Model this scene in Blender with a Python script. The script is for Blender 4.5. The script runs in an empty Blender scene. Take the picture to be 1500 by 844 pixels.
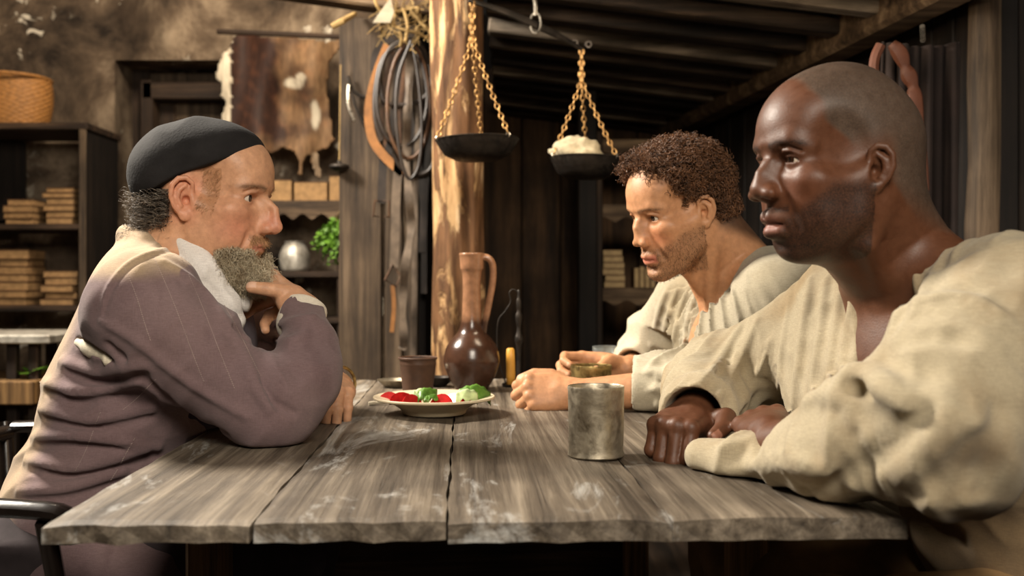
import bpy, bmesh, math, random
import numpy as np
from mathutils import Vector, Matrix

random.seed(7)
rng = np.random.default_rng(11)
scene = bpy.context.scene
COL = scene.collection

# ------------------------------------------------------------------ camera, world, lights
CAM_Z = 1.0
F = 1500.0            # focal length in pixels of the 1500x844 frame
HOR = 413.0           # horizon row
cam_d = bpy.data.cameras.new('camera')
cam_d.sensor_width = 36.0
cam_d.lens = 36.0
cam_d.shift_y = -9.0 / 1500.0
cam_d.clip_start = 0.05
cam_d.dof.use_dof = True
cam_d.dof.focus_distance = 1.62
cam_d.dof.aperture_fstop = 4.0
cam = bpy.data.objects.new('camera', cam_d)
cam.location = (0, 0, CAM_Z)
cam.rotation_euler = (math.pi / 2, 0, 0)
COL.objects.link(cam)
scene.camera = cam

world = bpy.data.worlds.new('world')
scene.world = world
world.use_nodes = True
world.node_tree.nodes['Background'].inputs[0].default_value = (1.0, 0.86, 0.70, 1)
world.node_tree.nodes['Background'].inputs[1].default_value = 0.012

def area_light(name, loc, aim, size, power, color, sy=None):
    d = bpy.data.lights.new(name, 'AREA')
    d.size = size
    if sy:
        d.shape = 'RECTANGLE'; d.size_y = sy
    d.energy = power
    d.color = color
    o = bpy.data.objects.new(name, d)
    o.location = loc
    o.rotation_euler = (Vector(aim) - Vector(loc)).to_track_quat('-Z', 'Y').to_euler()
    COL.objects.link(o)
    return o

area_light('key_light', (-1.75, 2.35, 2.45), (0.15, 1.55, 0.85), 0.5, 155, (1.0, 0.91, 0.78))  # unseen key lamp from high left, not a window
area_light('front_light', (0.20, -0.70, 2.20), (-0.20, 1.7, 0.95), 0.8, 60, (1.0, 0.90, 0.76))
area_light('back_room_light', (-0.95, 3.15, 2.75), (-1.2, 4.5, 1.3), 0.5, 46, (1.0, 0.84, 0.64))
area_light('annex_light', (0.30, 2.1, 1.76), (0.25, 5.3, 1.30), 0.3, 9.0, (1.0, 0.80, 0.56))
area_light('joist_fill_light', (1.42, 1.95, 0.95), (0.35, 4.0, 1.85), 0.4, 2.2, (1.0, 0.86, 0.70))  # unseen fill lamp added to light the joist undersides, no hearth there

vs = scene.view_settings
vs.view_transform = 'Standard'
vs.look = 'None'
vs.exposure = 0.12
vs.gamma = 1.0
vs.use_curve_mapping = False

def P(px, py, d):
    """point on the ray of pixel (px, py) at distance d in front of the camera"""
    return np.array([(px - 750.0) / F * d, d, CAM_Z + (HOR - py) / F * d])

def srgb(r, g, b):
    def f(c):
        c /= 255.0
        return c / 12.92 if c <= 0.04045 else ((c + 0.055) / 1.055) ** 2.4
    return (f(r), f(g), f(b), 1.0)

# ------------------------------------------------------------------ object helpers
def empty(name, loc, rz=0.0, label=None, cat=None, group=None):
    o = bpy.data.objects.new(name, None)
    o.location = [float(v) for v in loc]
    o.rotation_euler = (0, 0, rz)
    o.empty_display_size = 0.05
    COL.objects.link(o)
    if label: tag(o, label, cat, group)
    return o

def tag(o, label=None, cat=None, group=None, kind=None):
    if label: o['label'] = label
    if cat: o['category'] = cat
    if group: o['group'] = group
    if kind: o['kind'] = kind
    return o

def link_mesh(name, me, parent=None, loc=(0, 0, 0), rot=(0, 0, 0)):
    o = bpy.data.objects.new(name, me)
    o.location = [float(v) for v in loc]; o.rotation_euler = rot
    COL.objects.link(o)
    if parent: o.parent = parent
    return o

class MB:
    """collects simple shapes (world coordinates) into one mesh"""
    def __init__(s):
        s.v = []; s.f = []
    def add(s, vs_, fs_):
        n = len(s.v)
        s.v.extend([tuple(map(float, v)) for v in vs_])
        s.f.extend([tuple(i + n for i in f) for f in fs_])
        return s
    def box(s, c, half, R=None, bev=0.0):
        """bevelled box"""
        hx, hy, hz = half
        b = min(bev, hx * .9, hy * .9, hz * .9)
        V = []
        if b <= 0:
            for x in (-hx, hx):
                for y in (-hy, hy):
                    for z in (-hz, hz): V.append((x, y, z))
            Fc = [(0, 1, 3, 2), (4, 6, 7, 5), (0, 4, 5, 1), (2, 3, 7, 6), (0, 2, 6, 4), (1, 5, 7, 3)]
        else:
            bm = bmesh.new()
            bmesh.ops.create_cube(bm, size=1.0)
            for v in bm.verts: v.co = Vector((v.co.x * 2 * hx, v.co.y * 2 * hy, v.co.z * 2 * hz))
            bmesh.ops.bevel(bm, geom=bm.edges[:], offset=b, segments=1, affect='EDGES', profile=0.5)
            bm.verts.index_update()
            V = [tuple(v.co) for v in bm.verts]
            Fc = [tuple(v.index for v in f.verts) for f in bm.faces]
            bm.free()
        V = np.array(V)
        if R is not None: V = V @ np.array(R).T
        V = V + np.array(c)
        return s.add(V, Fc)
    def tube(s, pts, r, n=8, cap=True, closed=False, flat=None, up=None):
        """tube along a polyline; r number or list; flat=(a,b) makes an elliptic section"""
        pts = [np.array(p, float) for p in pts]
        m = len(pts)
        rr = [r] * m if np.isscalar(r) else list(r)
        T = []
        for i in range(m):
            a = pts[(i - 1) % m] if (closed or i > 0) else pts[i]
            b = pts[(i + 1) % m] if (closed or i < m - 1) else pts[i]
            t = b - a; t /= (np.linalg.norm(t) + 1e-12); T.append(t)
        u = np.array(up, float) if up is not None else (np.array([0, 0, 1.0]) if abs(T[0][2]) < .9 else np.array([1.0, 0, 0]))
        rings = []
        for i in range(m):
            if up is not None: u = np.array(up, float)
            u = u - T[i] * np.dot(u, T[i]); u /= (np.linalg.norm(u) + 1e-12)
            w = np.cross(T[i], u)
            fa, fb = flat if flat else (1, 1)
            rings.append([pts[i] + rr[i] * (math.cos(2 * math.pi * k / n) * u * fa + math.sin(2 * math.pi * k / n) * w * fb) for k in range(n)])
        V = [p for ring in rings for p in ring]
        Fc = []
        for i in range(m if closed else m - 1):
            j = (i + 1) % m
            for k in range(n):
                Fc.append((i * n + k, i * n + (k + 1) % n, j * n + (k + 1) % n, j * n + k))
        if cap and not closed:
            Fc.append(tuple(range(n))[::-1]); Fc.append(tuple((m - 1) * n + k for k in range(n)))
        return s.add(V, Fc)
    def lathe(s, prof, c, n=40, wob=None, ax=None):
        """profile [(r,z)...] revolved around a vertical axis at c"""
        V = []; Fc = []
        m = len(prof)
        for (r, z) in prof:
            for k in range(n):
                a = 2 * math.pi * k / n
                q = r * (1 + (wob(a, z) if wob else 0))
                V.append((c[0] + q * math.cos(a), c[1] + q * math.sin(a), c[2] + z))
        for i in range(m - 1):
            for k in range(n):
                Fc.append((i * n + k, i * n + (k + 1) % n, (i + 1) * n + (k + 1) % n, (i + 1) * n + k))
        return s.add(V, Fc)
    def torus(s, c, R, r, ax=(0, 0, 1), nu=14, nv=6, stretch=1.0, dirv=None):
        ax = np.array(ax, float); ax /= np.linalg.norm(ax)
        a = np.array(dirv, float) if dirv is not None else (np.array([1.0, 0, 0]) if abs(ax[0]) < .9 else np.array([0, 1.0, 0]))
        a = a - ax * a.dot(ax); a /= np.linalg.norm(a); b = np.cross(ax, a)
        V = []; Fc = []
        for i in range(nu):
            t = 2 * math.pi * i / nu
            cd = math.cos(t) * a * stretch + math.sin(t) * b
            for j in range(nv):
                q = 2 * math.pi * j / nv
                V.append(np.array(c) + cd * R + (math.cos(q) * (math.cos(t) * a + math.sin(t) * b) + math.sin(q) * ax) * r)
        for i in range(nu):
            for j in range(nv):
                Fc.append((i * nv + j, ((i + 1) % nu) * nv + j, ((i + 1) % nu) * nv + (j + 1) % nv, i * nv + (j + 1) % nv))
        return s.add(V, Fc)
    def build(s, name, mat, parent=None, loc=None, smooth=False, sharp=40):
        base = np.array(parent.location if (parent and loc is None) else (loc if loc is not None else (0, 0, 0)), float)
        V = np.array(s.v)
        if parent is not None and abs(parent.rotation_euler[2]) > 1e-6 and loc is None:
            a = -parent.rotation_euler[2]
            Rz = np.array([[math.cos(a), -math.sin(a), 0], [math.sin(a), math.cos(a), 0], [0, 0, 1]])
            V = (V - base) @ Rz.T
        else:
            V = V - base
        me = bpy.data.meshes.new(name)
        me.from_pydata(V.tolist(), [], s.f)
        bm = bmesh.new(); bm.from_mesh(me)
        bmesh.ops.recalc_face_normals(bm, faces=bm.faces[:])
        bm.to_mesh(me); bm.free()
        if smooth:
            me.shade_smooth()
            if sharp:
                try: me.set_sharp_from_angle(angle=math.radians(sharp))
                except Exception: pass
        me.materials.append(mat)
        o = link_mesh(name, me, parent, base if parent is None else (0, 0, 0))
        return o

def crom(pts, n=8):
    """Catmull-Rom through points"""
    pts = [np.array(p, float) for p in pts]
    if len(pts) < 3: return [pts[0] + (pts[-1] - pts[0]) * i / n for i in range(n + 1)]
    Q = [2 * pts[0] - pts[1]] + pts + [2 * pts[-1] - pts[-2]]
    out = []
    for i in range(1, len(Q) - 2):
        p0, p1, p2, p3 = Q[i - 1:i + 3]
        for k in range(n):
            t = k / n
            out.append(.5 * ((2 * p1) + (-p0 + p2) * t + (2 * p0 - 5 * p1 + 4 * p2 - p3) * t * t + (-p0 + 3 * p1 - 3 * p2 + p3) * t ** 3))
    out.append(pts[-1])
    return out

def rotz(a):
    c, s = math.cos(a), math.sin(a)
    return np.array([[c, -s, 0], [s, c, 0], [0, 0, 1.0]])
def rotx(a):
    c, s = math.cos(a), math.sin(a)
    return np.array([[1.0, 0, 0], [0, c, -s], [0, s, c]])
def roty(a):
    c, s = math.cos(a), math.sin(a)
    return np.array([[c, 0, s], [0, 1.0, 0], [-s, 0, c]])
# ------------------------------------------------------------------ materials
class NT:
    def __init__(s, name):
        s.m = bpy.data.materials.new(name); s.m.use_nodes = True
        s.t = s.m.node_tree; s.n = s.t.nodes; s.l = s.t.links
        s.b = s.n['Principled BSDF']
    def node(s, typ, **kw):
        n = s.n.new(typ)
        for k, v in kw.items():
            if k.startswith('i_'):
                key = k[2:]
                n.inputs[int(key) if key.isdigit() else key.replace('_', ' ')].default_value = v
            else: setattr(n, k, v)
        return n
    def link(s, a, b): s.l.new(a, b)
    def coords(s, scale=(1, 1, 1), rnd=True, kind='Object'):
        tc = s.node('ShaderNodeTexCoord'); mp = s.node('ShaderNodeMapping')
        mp.inputs['Scale'].default_value = scale
        s.link(tc.outputs[kind], mp.inputs[0])
        if rnd:
            oi = s.node('ShaderNodeObjectInfo')
            mu = s.node('ShaderNodeMath', operation='MULTIPLY', i_1=37.0)
            s.link(oi.outputs['Random'], mu.inputs[0]); s.link(mu.outputs[0], mp.inputs['Location'])
        return mp.outputs[0]
    def noise(s, vec, scale, detail=4, rough=.55, dist=0.0):
        n = s.node('ShaderNodeTexNoise')
        n.inputs['Scale'].default_value = scale; n.inputs['Detail'].default_value = detail
        n.inputs['Roughness'].default_value = rough; n.inputs['Distortion'].default_value = dist
        s.link(vec, n.inputs['Vector']); return n.outputs['Fac']
    def ramp(s, fac, stops):
        r = s.node('ShaderNodeValToRGB'); e = r.color_ramp.elements
        while len(e) < len(stops): e.new(0.5)
        for el, (p, c) in zip(e, stops):
            el.position = p; el.color = c if len(c) == 4 else (*c, 1)
        s.link(fac, r.inputs[0]); return r.outputs[0]
    def mix(s, a, b, fac, mode='MIX'):
        m = s.node('ShaderNodeMix', data_type='RGBA', blend_type=mode)
        for sock, v in ((m.inputs[0], fac), (m.inputs[6], a), (m.inputs[7], b)):
            if hasattr(v, 'node'): s.link(v, sock)
            else: sock.default_value = v
        return m.outputs[2]
    def math(s, op, a, b=0.0):
        m = s.node('ShaderNodeMath', operation=op)
        for sock, v in ((m.inputs[0], a), (m.inputs[1], b)):
            if hasattr(v, 'node'): s.link(v, sock)
            else: sock.default_value = v
        return m.outputs[0]
    def bump(s, h, strength=.3, dist=.002):
        b = s.node('ShaderNodeBump'); b.inputs['Strength'].default_value = strength; b.inputs['Distance'].default_value = dist
        s.link(h, b.inputs['Height']); s.link(b.outputs[0], s.b.inputs['Normal']); return b
    def out(s, col=None, rough=None, metal=None, spec=None):
        for key, v in (('Base Color', col), ('Roughness', rough), ('Metallic', metal), ('Specular IOR Level', spec)):
            if v is None: continue
            if hasattr(v, 'node'): s.link(v, s.b.inputs[key])
            else: s.b.inputs[key].default_value = v
        return s.m

W4 = (1, 1, 1, 1); K4 = (0, 0, 0, 1)
def wood(name, dark, mid, light, axis='z', grain=26, paint=None, rough=.72, bump=.5, paint_amt=.62):
    t = NT(name)
    st = {'x': (1.2, grain, grain), 'y': (grain, 1.2, grain), 'z': (grain, grain, 1.2)}[axis]
    v = t.coords(st); v2 = t.coords((3, 3, 3))
    n1 = t.noise(v, 1.0, 8, .74, .35)
    n2 = t.noise(v2, 1.4, 3, .5)
    c = t.ramp(n1, [(.34, dark), (.5, mid), (.66, light)])
    c = t.mix(c, t.ramp(n2, [(.3, (.45, .42, .40, 1)), (.7, (1.25, 1.2, 1.15, 1))]), 1.0, 'MULTIPLY')
    if paint:
        st2 = {'x': (1.0, 4, 4), 'y': (4, 1.0, 4), 'z': (4, 4, 1.0)}[axis]
        n3 = t.noise(t.coords(st2), 2.2, 7, .72, .8)
        c = t.mix(c, paint, t.math('MULTIPLY', t.ramp(n3, [(paint_amt, K4), (paint_amt + .14, W4)]), .75))
    t.bump(n1, bump, .003)
    return t.out(c, rough, spec=.3)

def plain(name, col, rough=.6, metal=0.0, var=.25, scale=18, bump=0.15, bscale=60, spec=.4):
    t = NT(name)
    v = t.coords()
    n = t.noise(v, scale, 5, .6)
    lo = tuple(c * (1 - var) for c in col[:3]) + (1,); hi = tuple(min(1, c * (1 + var)) for c in col[:3]) + (1,)
    c = t.ramp(n, [(.3, lo), (.7, hi)])
    if bump: t.bump(t.noise(v, bscale, 4, .6), bump, .002)
    return t.out(c, rough, metal, spec)

M = {}
M['table'] = wood('weathered_table_wood', srgb(56, 49, 41), srgb(104, 95, 83), srgb(146, 136, 121), 'y', 46, srgb(206, 205, 200), .50, .9, .565)
M['table_end'] = wood('table_leg_wood', srgb(52, 38, 25), srgb(120, 92, 58), srgb(170, 136, 90), 'z', 40)
M['dark_wood'] = wood('dark_stained_wood', srgb(22, 16, 12), srgb(48, 36, 27), srgb(80, 62, 46), 'z', 30)
M['dark_wood_x'] = wood('dark_stained_wood_across', srgb(22, 16, 12), srgb(48, 36, 27), srgb(84, 66, 50), 'x', 30)
M['joist'] = wood('smoked_joist_wood', srgb(16, 12, 10), srgb(42, 33, 26), srgb(84, 70, 57), 'x', 26)
M['ceil_board'] = wood('pale_ceiling_board', srgb(48, 42, 36), srgb(104, 95, 84), srgb(150, 140, 126), 'x', 16)
M['plank'] = wood('weathered_wall_plank', srgb(36, 29, 23), srgb(78, 65, 51), srgb(112, 96, 78), 'z', 24)
M['back_plank'] = wood('brown_back_plank', srgb(38, 27, 18), srgb(78, 58, 39), srgb(108, 83, 58), 'z', 16)
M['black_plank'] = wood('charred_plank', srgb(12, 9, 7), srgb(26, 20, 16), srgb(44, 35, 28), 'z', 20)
M['beam'] = wood('rough_beam_wood', srgb(40, 31, 23), srgb(92, 75, 57), srgb(140, 120, 95), 'x', 18)
M['floor'] = wood('dark_floor_board', srgb(20, 15, 11), srgb(42, 33, 25), srgb(62, 50, 40), 'y', 14)

def bark_mat():
    t = NT('stripped_bark_log')
    v = t.coords((9, 9, 1.6), rnd=False)
    n = t.noise(v, 1.3, 7, .62, .9)
    n2 = t.noise(t.coords((30, 30, 5), rnd=False), 1.2, 5, .6)
    inner = t.ramp(n2, [(.3, srgb(136, 99, 63)), (.55, srgb(188, 152, 108)), (.75, srgb(216, 190, 154))])
    outer = t.ramp(n2, [(.3, srgb(58, 38, 24)), (.7, srgb(124, 88, 58))])
    m = t.ramp(n, [(.46, K4), (.50, W4)])
    c = t.mix(inner, outer, m)
    t.bump(t.math('ADD', t.math('MULTIPLY', n2, .4), m), .8, .006)
    return t.out(c, .75, spec=.25)
M['log'] = bark_mat()

def plaster():
    t = NT('sooty_plaster')
    v = t.coords((1, 1, 1), rnd=False)
    n = t.noise(v, 2.2, 8, .68, .3); n2 = t.noise(t.coords((2.4, 2.4, .7), rnd=False), 1.6, 5, .6)
    c = t.ramp(n, [(.34, srgb(44, 38, 33)), (.48, srgb(100, 86, 72)), (.60, srgb(156, 140, 120)), (.72, srgb(190, 176, 156))])
    c = t.mix(c, t.ramp(n2, [(.35, (.30, .27, .25, 1)), (.65, (1.1, 1.05, 1, 1))]), .85, 'MULTIPLY')
    n3 = t.noise(v, 13.0, 4, .55, .6); n4 = t.noise(v, 2.6, 2)
    spot = t.math('MULTIPLY', t.ramp(n3, [(.62, K4), (.66, W4)]), t.ramp(n4, [(.45, K4), (.60, W4)]))
    c = t.mix(c, srgb(206, 196, 178), spot)
    t.bump(n, .6, .02)
    return t.out(c, .9, spec=.15)
M['plaster'] = plaster()

def hide_mat():
    t = NT('brown_white_cowhide')
    v = t.coords((1, 1, 1), rnd=False)
    at = t.node('ShaderNodeAttribute', attribute_name='Col')
    n = t.noise(t.coords((60, 60, 14), rnd=False), 1.0, 4)
    c = t.mix(at.outputs['Color'], t.ramp(n, [(.3, (.62, .6, .58, 1)), (.7, (1.2, 1.2, 1.2, 1))]), 1.0, 'MULTIPLY')
    t.bump(n, .4, .004)
    return t.out(c, .7, spec=.25)
M['hide'] = hide_mat()

def linen(name, col, stain=None, weave=700, seed=0, amt=.5, stripes=None):
    """woven cloth: base colour from the vertex colours, weave relief from crossing waves"""
    t = NT(name)
    at = t.node('ShaderNodeAttribute', attribute_name='Col')
    v = t.coords((1, 1, 1), rnd=False)
    slub = t.noise(t.coords((110, 110, 900), rnd=False), 1.0, 3)
    slub2 = t.noise(t.coords((800, 800, 90), rnd=False), 1.0, 3)
    c = t.mix(at.outputs['Color'], t.ramp(slub, [(.3, (.87, .87, .87, 1)), (.7, (1.10, 1.10, 1.10, 1))]), 1.0, 'MULTIPLY')
    c = t.mix(c, t.ramp(slub2, [(.3, (.90, .90, .90, 1)), (.7, (1.08, 1.08, 1.08, 1))]), 1.0, 'MULTIPLY')
    if stain:
        n = t.noise(v, 7.0, 6, .65, .5)
        c = t.mix(c, stain, t.math('MULTIPLY', t.ramp(n, [(.45, K4), (.72, W4)]), amt))
    h = t.math('ADD', t.math('ADD', slub, slub2), t.noise(v, 1400, 2))
    t.bump(h, .30, .0012)
    t.b.inputs['Sheen Weight'].default_value = .12
    t.b.inputs['Sheen Roughness'].default_value = .6
    return t.out(c, .88, spec=.15)

def skin(name, rough=.45, pore=.25, sss=.12, stub=(.03, .02, .015, 1), spec=.4, stub_scale=900):
    t = NT(name)
    at = t.node('ShaderNodeAttribute', attribute_name='Col')
    st = t.node('ShaderNodeAttribute', attribute_name='Stub')
    v = t.coords((1, 1, 1), rnd=False)
    n = t.noise(v, 90, 5, .6); n2 = t.noise(v, stub_scale, 2, .5); n3 = t.noise(v, 30, 3)
    c = t.mix(at.outputs['Color'], t.ramp(n, [(.3, (.84, .80, .78, 1)), (.7, (1.12, 1.1, 1.08, 1))]), 1.0, 'MULTIPLY')
    fac = t.math('MULTIPLY', st.outputs['Fac'], t.ramp(n2, [(.40, (.42, .42, .42, 1)), (.60, W4)]))
    c = t.mix(c, stub, fac)
    t.bump(t.math('ADD', t.noise(v, 420, 3), t.math('MULTIPLY', n3, .8)), pore, .0012)
    t.b.inputs['Subsurface Weight'].default_value = sss
    t.b.inputs['Subsurface Radius'].default_value = (.010, .004, .002)
    t.b.inputs['Subsurface Scale'].default_value = 1.0
    r = t.math('ADD', t.math('MULTIPLY', n, .25), rough - .1)
    return t.out(c, r, spec=spec)

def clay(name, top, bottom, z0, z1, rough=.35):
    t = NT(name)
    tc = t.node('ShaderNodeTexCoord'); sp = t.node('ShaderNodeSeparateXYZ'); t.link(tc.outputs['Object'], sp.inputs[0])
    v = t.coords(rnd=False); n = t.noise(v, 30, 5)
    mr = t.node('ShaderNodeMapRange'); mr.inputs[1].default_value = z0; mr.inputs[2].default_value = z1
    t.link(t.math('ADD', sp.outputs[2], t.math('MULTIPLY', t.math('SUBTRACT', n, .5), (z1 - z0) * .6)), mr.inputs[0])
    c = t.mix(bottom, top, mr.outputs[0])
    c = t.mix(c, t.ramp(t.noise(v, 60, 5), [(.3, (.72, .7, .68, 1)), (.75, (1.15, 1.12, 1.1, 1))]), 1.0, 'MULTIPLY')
    t.bump(t.noise(t.coords((4, 4, 160), rnd=False), 1, 3), .12, .002)
    return t.out(c, rough, spec=.5)

def tarnish(name, lo, hi, rough=.42, metal=.85, scale=22):
    t = NT(name)
    v = t.coords(rnd=False)
    n = t.noise(v, scale, 6, .65, .6); n2 = t.noise(v, 90, 4)
    c = t.ramp(n, [(.3, lo), (.55, hi), (.75, tuple(min(1, x * 1.3) for x in hi[:3]) + (1,))])
    t.bump(t.math('ADD', n, t.math('MULTIPLY', n2, .3)), .25, .003)
    r = t.ramp(n2, [(.3, (rough - .12,) * 3 + (1,)), (.7, (rough + .18,) * 3 + (1,))])
    return t.out(c, r, metal)

M['tin'] = tarnish('tarnished_tin', srgb(92, 80, 62), srgb(176, 166, 146))
M['brass'] = tarnish('dull_hammered_brass', srgb(84, 68, 38), srgb(160, 138, 88), .4, .85, 60)
M['iron'] = tarnish('black_iron', srgb(24, 21, 19), srgb(52, 46, 41), .5, .7)
M['chain'] = tarnish('rusty_chain', srgb(90, 62, 34), srgb(186, 146, 92), .45, .75, 40)
M['steel'] = tarnish('worn_steel', srgb(120, 112, 100), srgb(200, 192, 178), .3, .9)
M['leather'] = plain('worn_brown_leather', srgb(84, 56, 34), .5, var=.45, scale=22)
M['leather_dark'] = plain('black_leather', srgb(42, 33, 27), .45, var=.4, scale=22)
M['leather_grey'] = plain('dusty_grey_leather', srgb(96, 82, 68), .55, var=.4, scale=22)
M['leather_tan'] = plain('tan_leather', srgb(138, 92, 48), .5, var=.35, scale=22)
M['straw'] = plain('dry_straw', srgb(150, 124, 78), .8, var=.3)
M['paper'] = plain('old_paper', srgb(158, 148, 128), .85, var=.15)
M['page'] = plain('yellowed_pages', srgb(146, 114, 76), .85, var=.3, scale=40)
M['page_pale'] = plain('pale_pages', srgb(176, 152, 112), .85, var=.2, scale=40)
M['cover'] = plain('brown_book_cover', srgb(92, 62, 38), .7, var=.3)
M['wicker'] = plain('yellow_wicker', srgb(146, 100, 50), .65, var=.35, scale=60)
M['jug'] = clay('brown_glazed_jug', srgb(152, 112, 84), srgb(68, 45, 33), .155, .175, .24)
M['cup_clay'] = clay('dark_terracotta', srgb(146, 96, 64), srgb(76, 52, 37), .082, .092, .5)
M['ceramic'] = plain('cream_ceramic', srgb(206, 190, 160), .35, var=.10, scale=30, bump=.05)
M['tomato'] = plain('red_tomato_flesh', srgb(164, 26, 24), .25, var=.3, scale=80, bump=.2)
M['lettuce'] = plain('green_lettuce', srgb(84, 122, 44), .4, var=.5, scale=70)
M['lettuce_pale'] = plain('pale_green_lettuce', srgb(188, 206, 150), .4, var=.3, scale=60)
M['herb'] = plain('fresh_green_herb', srgb(92, 132, 38), .5, var=.5, scale=50)
M['wax'] = plain('yellow_beeswax', srgb(206, 150, 62), .4, var=.2)
M['rock'] = plain('pale_rock', srgb(168, 156, 130), .9, var=.3, scale=30, bump=.6, bscale=50)
M['glass'] = NT('clear_glass').out((.9, .95, .95, 1), .05)
M['glass'].node_tree.nodes['Principled BSDF'].inputs['Transmission Weight'].default_value = .9
M['black_lacquer'] = plain('polished_black_wood', srgb(26, 20, 17), .22, var=.3, spec=.6)
M['cloak'] = plain('dark_brown_cloak', srgb(30, 19, 15), .9, var=.3, scale=12)
M['red_leather'] = plain('reddish_leather', srgb(88, 50, 33), .6, var=.3)
M['black_cloth'] = plain('black_felt', srgb(36, 34, 34), .92, var=.25, scale=30, bump=.4, bscale=200, spec=.2)
M['silver_tray'] = tarnish('grey_tray', srgb(120, 112, 100), srgb(190, 184, 172), .4, .5)
# ------------------------------------------------------------------ the setting
def struct(name, mb, mat, parent=None, loc=None, label=None, **kw):
    o = mb.build(name, mat, parent, loc, **kw)
    if parent is None: tag(o, label, None, None, 'structure')
    return o

struct('floor', MB().box((-.3, 2.4, -.05), (3.0, 3.2, .05)), M['floor'], label='dark wooden floor under the table')

# plastered wall with a doorway
WY = 4.5
dx0, dx1, dz = P(168, 0, WY)[0], P(382, 0, WY)[0], P(0, 88, WY)[2]
mb = MB()
mb.box(((-3.2 + dx0) / 2, WY + .15, 1.5), ((dx0 + 3.2) / 2, .15, 1.5))
mb.box(((dx1 - .3) / 2, WY + .15, 1.5), ((-.3 - dx1) / 2, .15, 1.5))
mb.box(((dx0 + dx1) / 2, WY + .15, (dz + 3.0) / 2), ((dx1 - dx0) / 2, .15, (3.0 - dz) / 2))
struct('wall_back', mb, M['plaster'], label='soot-stained plaster wall with flaking pale specks')
struct('wall_left', MB().box((-3.1, 2.4, 1.5), (.1, 3.2, 1.5)), M['plaster'], label='plaster wall at the left')
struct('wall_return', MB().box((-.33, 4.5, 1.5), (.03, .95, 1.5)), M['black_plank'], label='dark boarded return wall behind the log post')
# doorway: frame, panelled leaf
door = empty('door_1', ((dx0 + dx1) / 2, WY + .1, 0)); tag(door, 'dark panelled wooden door in a recessed plaster opening', None, None, 'structure')
jw = .075
lx0 = P(205, 0, WY + .1)[0]
MB().box((lx0 + .02, WY + .17, dz / 2 - .03), (.028, .05, dz / 2 - .03), bev=.006).build('frame_post', M['dark_wood'], door)
MB().box((dx1 - .03, WY + .17, dz / 2 - .03), (.028, .05, dz / 2 - .03), bev=.006).build('frame_post', M['dark_wood'], door)
MB().box(((lx0 + dx1) / 2, WY + .17, dz - .11), ((dx1 - lx0) / 2, .05, .04), bev=.006).build('frame_head', M['dark_wood_x'], door)
MB().box(((dx0 + lx0) / 2, WY + .24, dz / 2), ((lx0 - dx0) / 2, .03, dz / 2)).build('reveal_board', M['dark_wood'], door)
MB().box(((lx0 + dx1) / 2, WY + .25, dz / 2), ((dx1 - lx0) / 2, .015, dz / 2 - .01)).build('leaf', M['plank'], door)
for zc, hh in ((1.45, .30), (.65, .34)):
    MB().box(((lx0 + dx1) / 2 + .01, WY + .232, zc), ((dx1 - lx0) / 2 - .09, .006, hh), bev=.005).build('panel', M['dark_wood'], door)
MB().box((lx0 + .085, WY + .226, dz / 2 - .08), (.035, .012, dz / 2 - .08), bev=.004).build('stile', M['dark_wood'], door)

# back wall of the annex: upright planks
BY = 5.3
wb = struct('wall_back_annex', MB().box((1.0, BY + .1, 1.2), (1.4, .05, 1.2)), M['black_plank'], label='brown boarded back wall of the low annex')
for i in range(14):
    w = .098
    MB().box((-.25 + i * .2, BY + random.uniform(0, .012), 1.05), (w - random.uniform(.001, .004), .02, 1.05), bev=.004).build('plank', M['back_plank'], wb, loc=None)

# boarded side wall right of the annex, corner post, and the wall facing the camera
A0 = np.array([.80, 5.3, 0]); A1 = np.array([1.15, 2.62, 0])
wr = empty('wall_right', tuple(A1)); tag(wr, 'dark smoke-blackened boarded wall on the right', None, None, 'structure')
dirv = A0 - A1; L = np.linalg.norm(dirv); dirv /= L; ang = math.atan2(dirv[1], dirv[0])
n = 15
for i in range(n):
    c = A1 + dirv * (i + .5) * L / n + np.array([.04, 0, 0])
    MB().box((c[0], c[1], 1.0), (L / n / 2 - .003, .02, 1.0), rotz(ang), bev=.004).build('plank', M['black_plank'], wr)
wf = empty('wall_front_right', (1.15, 2.66, 0)); tag(wf, 'dark boards behind the hanging cloak and corner post', None, None, 'structure')
for i in range(8):
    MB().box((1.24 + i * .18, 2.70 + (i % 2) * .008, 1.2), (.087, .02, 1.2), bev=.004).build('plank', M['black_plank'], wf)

# low sloping annex ceiling: boards, joists, wall plate
SL = math.radians(-7.0)
def ceil_z(x): return 1.806 + math.tan(-SL) * (.353 - x)
ce = empty('ceiling', (.4, 4.0, ceil_z(.4))); tag(ce, 'low sloping ceiling of smoked joists and pale boards', None, None, 'structure')
Rc = roty(-SL)
yj = 2.35
k = 0
while yj < 5.25:
    hw = random.uniform(.030, .044)
    xr = random.uniform(1.0, 1.15)
    xc, hl = (xr - .085) / 2, (xr + .085) / 2
    MB().box((xc, yj, ceil_z(xc) + .024), (hl, hw, .024), Rc, bev=.006).build('joist', M['ceil_board'] if k % 3 == 2 else M['joist'], ce)  # every third joist takes the pale wood, standing in for lit lower edges
    yj += random.uniform(.20, .27); k += 1
yb = 2.3; k = 0
while yb < 5.3:
    w = random.uniform(.07, .11)
    xc, hl = .555, .64
    MB().box((xc, yb + w, ceil_z(xc) + .064 + random.uniform(-.006, .006)), (hl, w - .003, .010), Rc, bev=.003).build('ceiling_board', M['ceil_board'], ce)
    yb += 2 * w; k += 1
B0 = P(985, 186, 4.9); B1 = P(1345, -2, 2.6)
dv = B1 - B0; Lb = np.linalg.norm(dv); dv /= Lb
yaw = math.atan2(dv[1], dv[0]); pit = math.asin(dv[2])
mid = (B0 + B1) / 2
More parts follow.
